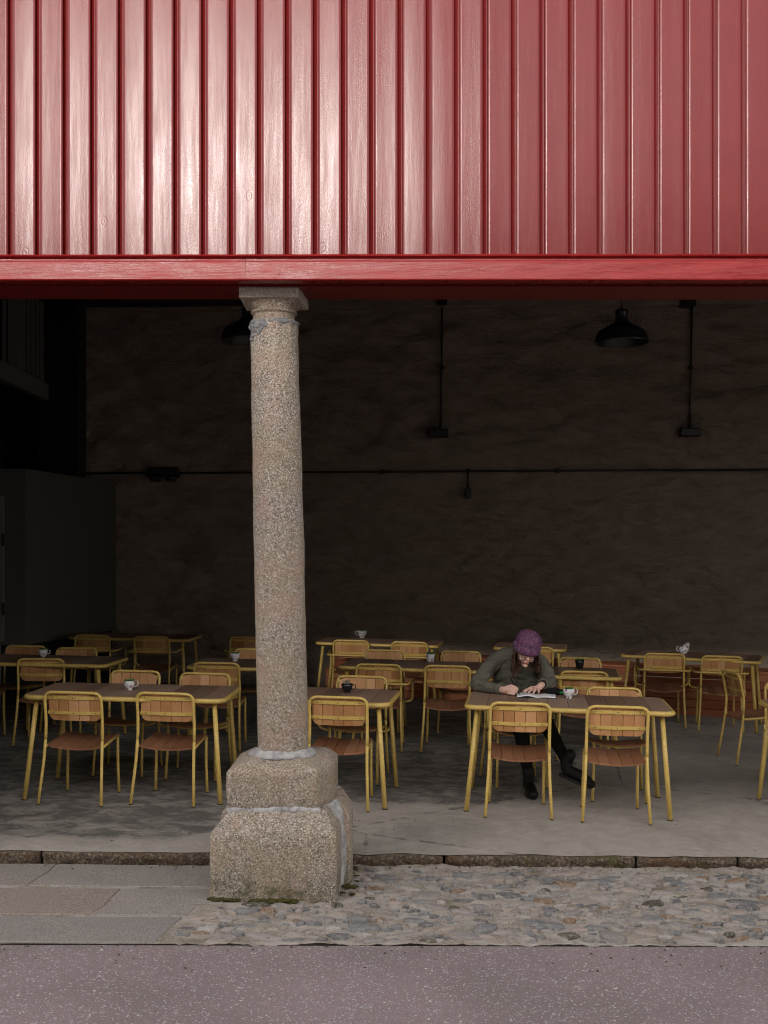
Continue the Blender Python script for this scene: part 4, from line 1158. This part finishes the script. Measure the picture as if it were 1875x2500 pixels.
# glasses, mouth
b = newbm()
for s in (-1, 1):
    ring = [H @ Vector((s*.031+math.cos(t)*.024, .094+.003*math.sin(t)-abs(math.cos(t)*.002), -.010+math.sin(t)*.020)) for t in [2*math.pi*k/20 for k in range(20)]]
    tube(b, ring, .0016, 6, True)
    tube(b, [H @ Vector((s*.055, .092, -.004)), H @ Vector((s*.074, .06, .0)), H @ Vector((s*.078, .0, .0))], .0015, 5)
tube(b, [H @ Vector((-.008, .097, -.006)), H @ Vector((0, .102, -.002)), H @ Vector((.008, .097, -.006))], .0015, 5)
link('glasses', b, M['iron'], per)
b = newbm()
for z_, w_ in ((-.0535, .018), (-.0600, .016)): blob(b, H @ Vector((0, .0965, z_)), (w_, .005, .0042), H3, 12)
link('lips', b, M['lips'], per)
for s in (-1, 1):
    b = newbm(); blob(b, H @ Vector((s*.031, .080, -.012)), (.014, .008, .007), H3, 12); link('eye', b, M['skin'], per)
    b = newbm(); tube(b, [H @ Vector((s*.031-.013, .0865, -.016)), H @ Vector((s*.031, .090, -.0185)), H @ Vector((s*.031+.013, .0865, -.016))], .0014, 5); link('eyelashes', b, M['hair'], per)
    b = newbm(); tube(b, [H @ Vector((s*.014, .092, .014)), H @ Vector((s*.033, .090, .019)), H @ Vector((s*.05, .08, .012))], .0022, 5); link('eyebrow', b, M['hair'], per)
# watch
b = newbm(); c0 = Vector((1.199, 8.446, .812)); dr = (Vector((1.175, 8.42, .80))-Vector((1.205, 8.455, .812))).normalized()
tube(b, [c0-dr*.007, c0+dr*.007], .0275, 20); wt = link('wristwatch', b, M['leather']); tag(wt, 'dark wristwatch on the wrist resting over the book', 'watch')
b = newbm(); blob(b, c0+Vector((0, -.008, .026)), (.016, .016, .005), seg=14); link('watch_face', b, M['glass'], wt)
# pen
b = newbm(); tube(b, [(1.012, 8.335, .7395), (1.006, 8.343, .752)], [.0008, .0036], 8); tube(b, [(1.006, 8.343, .752), (.948, 8.415, .865)], .0038, 8)
tag(link('pen', b, M['black']), 'slim dark pen held over the left page of the book', 'pen')
# book
M['paper'] = plain('book_paper', (.80,.80,.79), .8, .2, nz=.05, ns=14)
TB = .7515 + gz(1.1)
bk = empty('open_book', (1.132, 8.325, TB), R(-7)); tag(bk, 'open notebook with white pages lying on the table under the writing hands', 'book')
for s in (-1, 1):
    b = newbm(); top, bot = [], []
    for i in range(13):
        t = i/12; x = s*t*.142; z = .006+(.016 if s < 0 else .006)*math.sin(min(1, t*1.15)*math.pi*.8)*(1-.3*t) + .002
        top.append([b.verts.new((x, y, z)) for y in (-.085, .085)]); bot.append([b.verts.new((x, y, max(.0015, z-.006-.002*t))) for y in (-.085, .085)])
    for i in range(12):
        b.faces.new((top[i][0], top[i+1][0], top[i+1][1], top[i][1])); b.faces.new((bot[i][0], bot[i][1], bot[i+1][1], bot[i+1][0]))
        for q in (0, 1): b.faces.new((top[i][q], top[i+1][q], bot[i+1][q], bot[i][q]))
    b.faces.new((top[12][0], top[12][1], bot[12][1], bot[12][0])); b.faces.new((top[0][0], top[0][1], bot[0][1], bot[0][0]))
    link('pages', b, M['paper'], bk, smooth=False)
b = newbm(); box(b, -.146, .146, -.088, .088, .0004, .0022); link('cover', b, M['black'], bk)
# black pouch with a green tag
b = newbm(); chain(b, [(-.045, 0, .026), (0, .006, .032), (.045, 0, .024)], [.024, .029, .022], 12)
pc = link('pouch', b, M['black_cloth'], loc=(1.285, 8.40, TB), smooth=True)
for v in pc.data.vertices: v.co += v.normal*mn.noise(v.co*40)*.004; v.co.z = max(.001, v.co.z)
tag(pc, 'small crumpled black pouch between the book and the floral teacup', 'pouch')
b = newbm(); box(b, .028, .062, -.034, -.028, .018, .032, .002); link('strap', b, plain('green_strap', (.02,.22,.05), .6), pc)
# ------------------------------------------------------------------ the building across the street (behind the camera) that keeps low light out of the hall
ob = empty('street_building', (0, -9, 0)); tag(ob, 'rendered building across the street facing the red front', 'building')
b = newbm(); box(b, -26, 24, -8, 0, -.9, 7.62); link('wall', b, M['render'], ob)
b = newbm(); box(b, -26.2, 24.2, -8.2, .22, 7.62, 7.84); link('cornice', b, M['render'], ob)
for k in range(12):
    for z in (1.0, 4.1):
        b = newbm(); x = -23+k*4
        for q in (box,): 
            q(b, x-.62, x+.62, .002, .06, z-.08, z); q(b, x-.62, x-.5, .002, .05, z, z+1.6); q(b, x+.5, x+.62, .002, .05, z, z+1.6); q(b, x-.62, x+.62, .002, .05, z+1.6, z+1.72)
        f = link('window', b, M['offwhite'], ob); b = newbm(); box(b, x-.5, x+.5, .002, .02, z, z+1.6); link('pane', b, M['glass'], f)
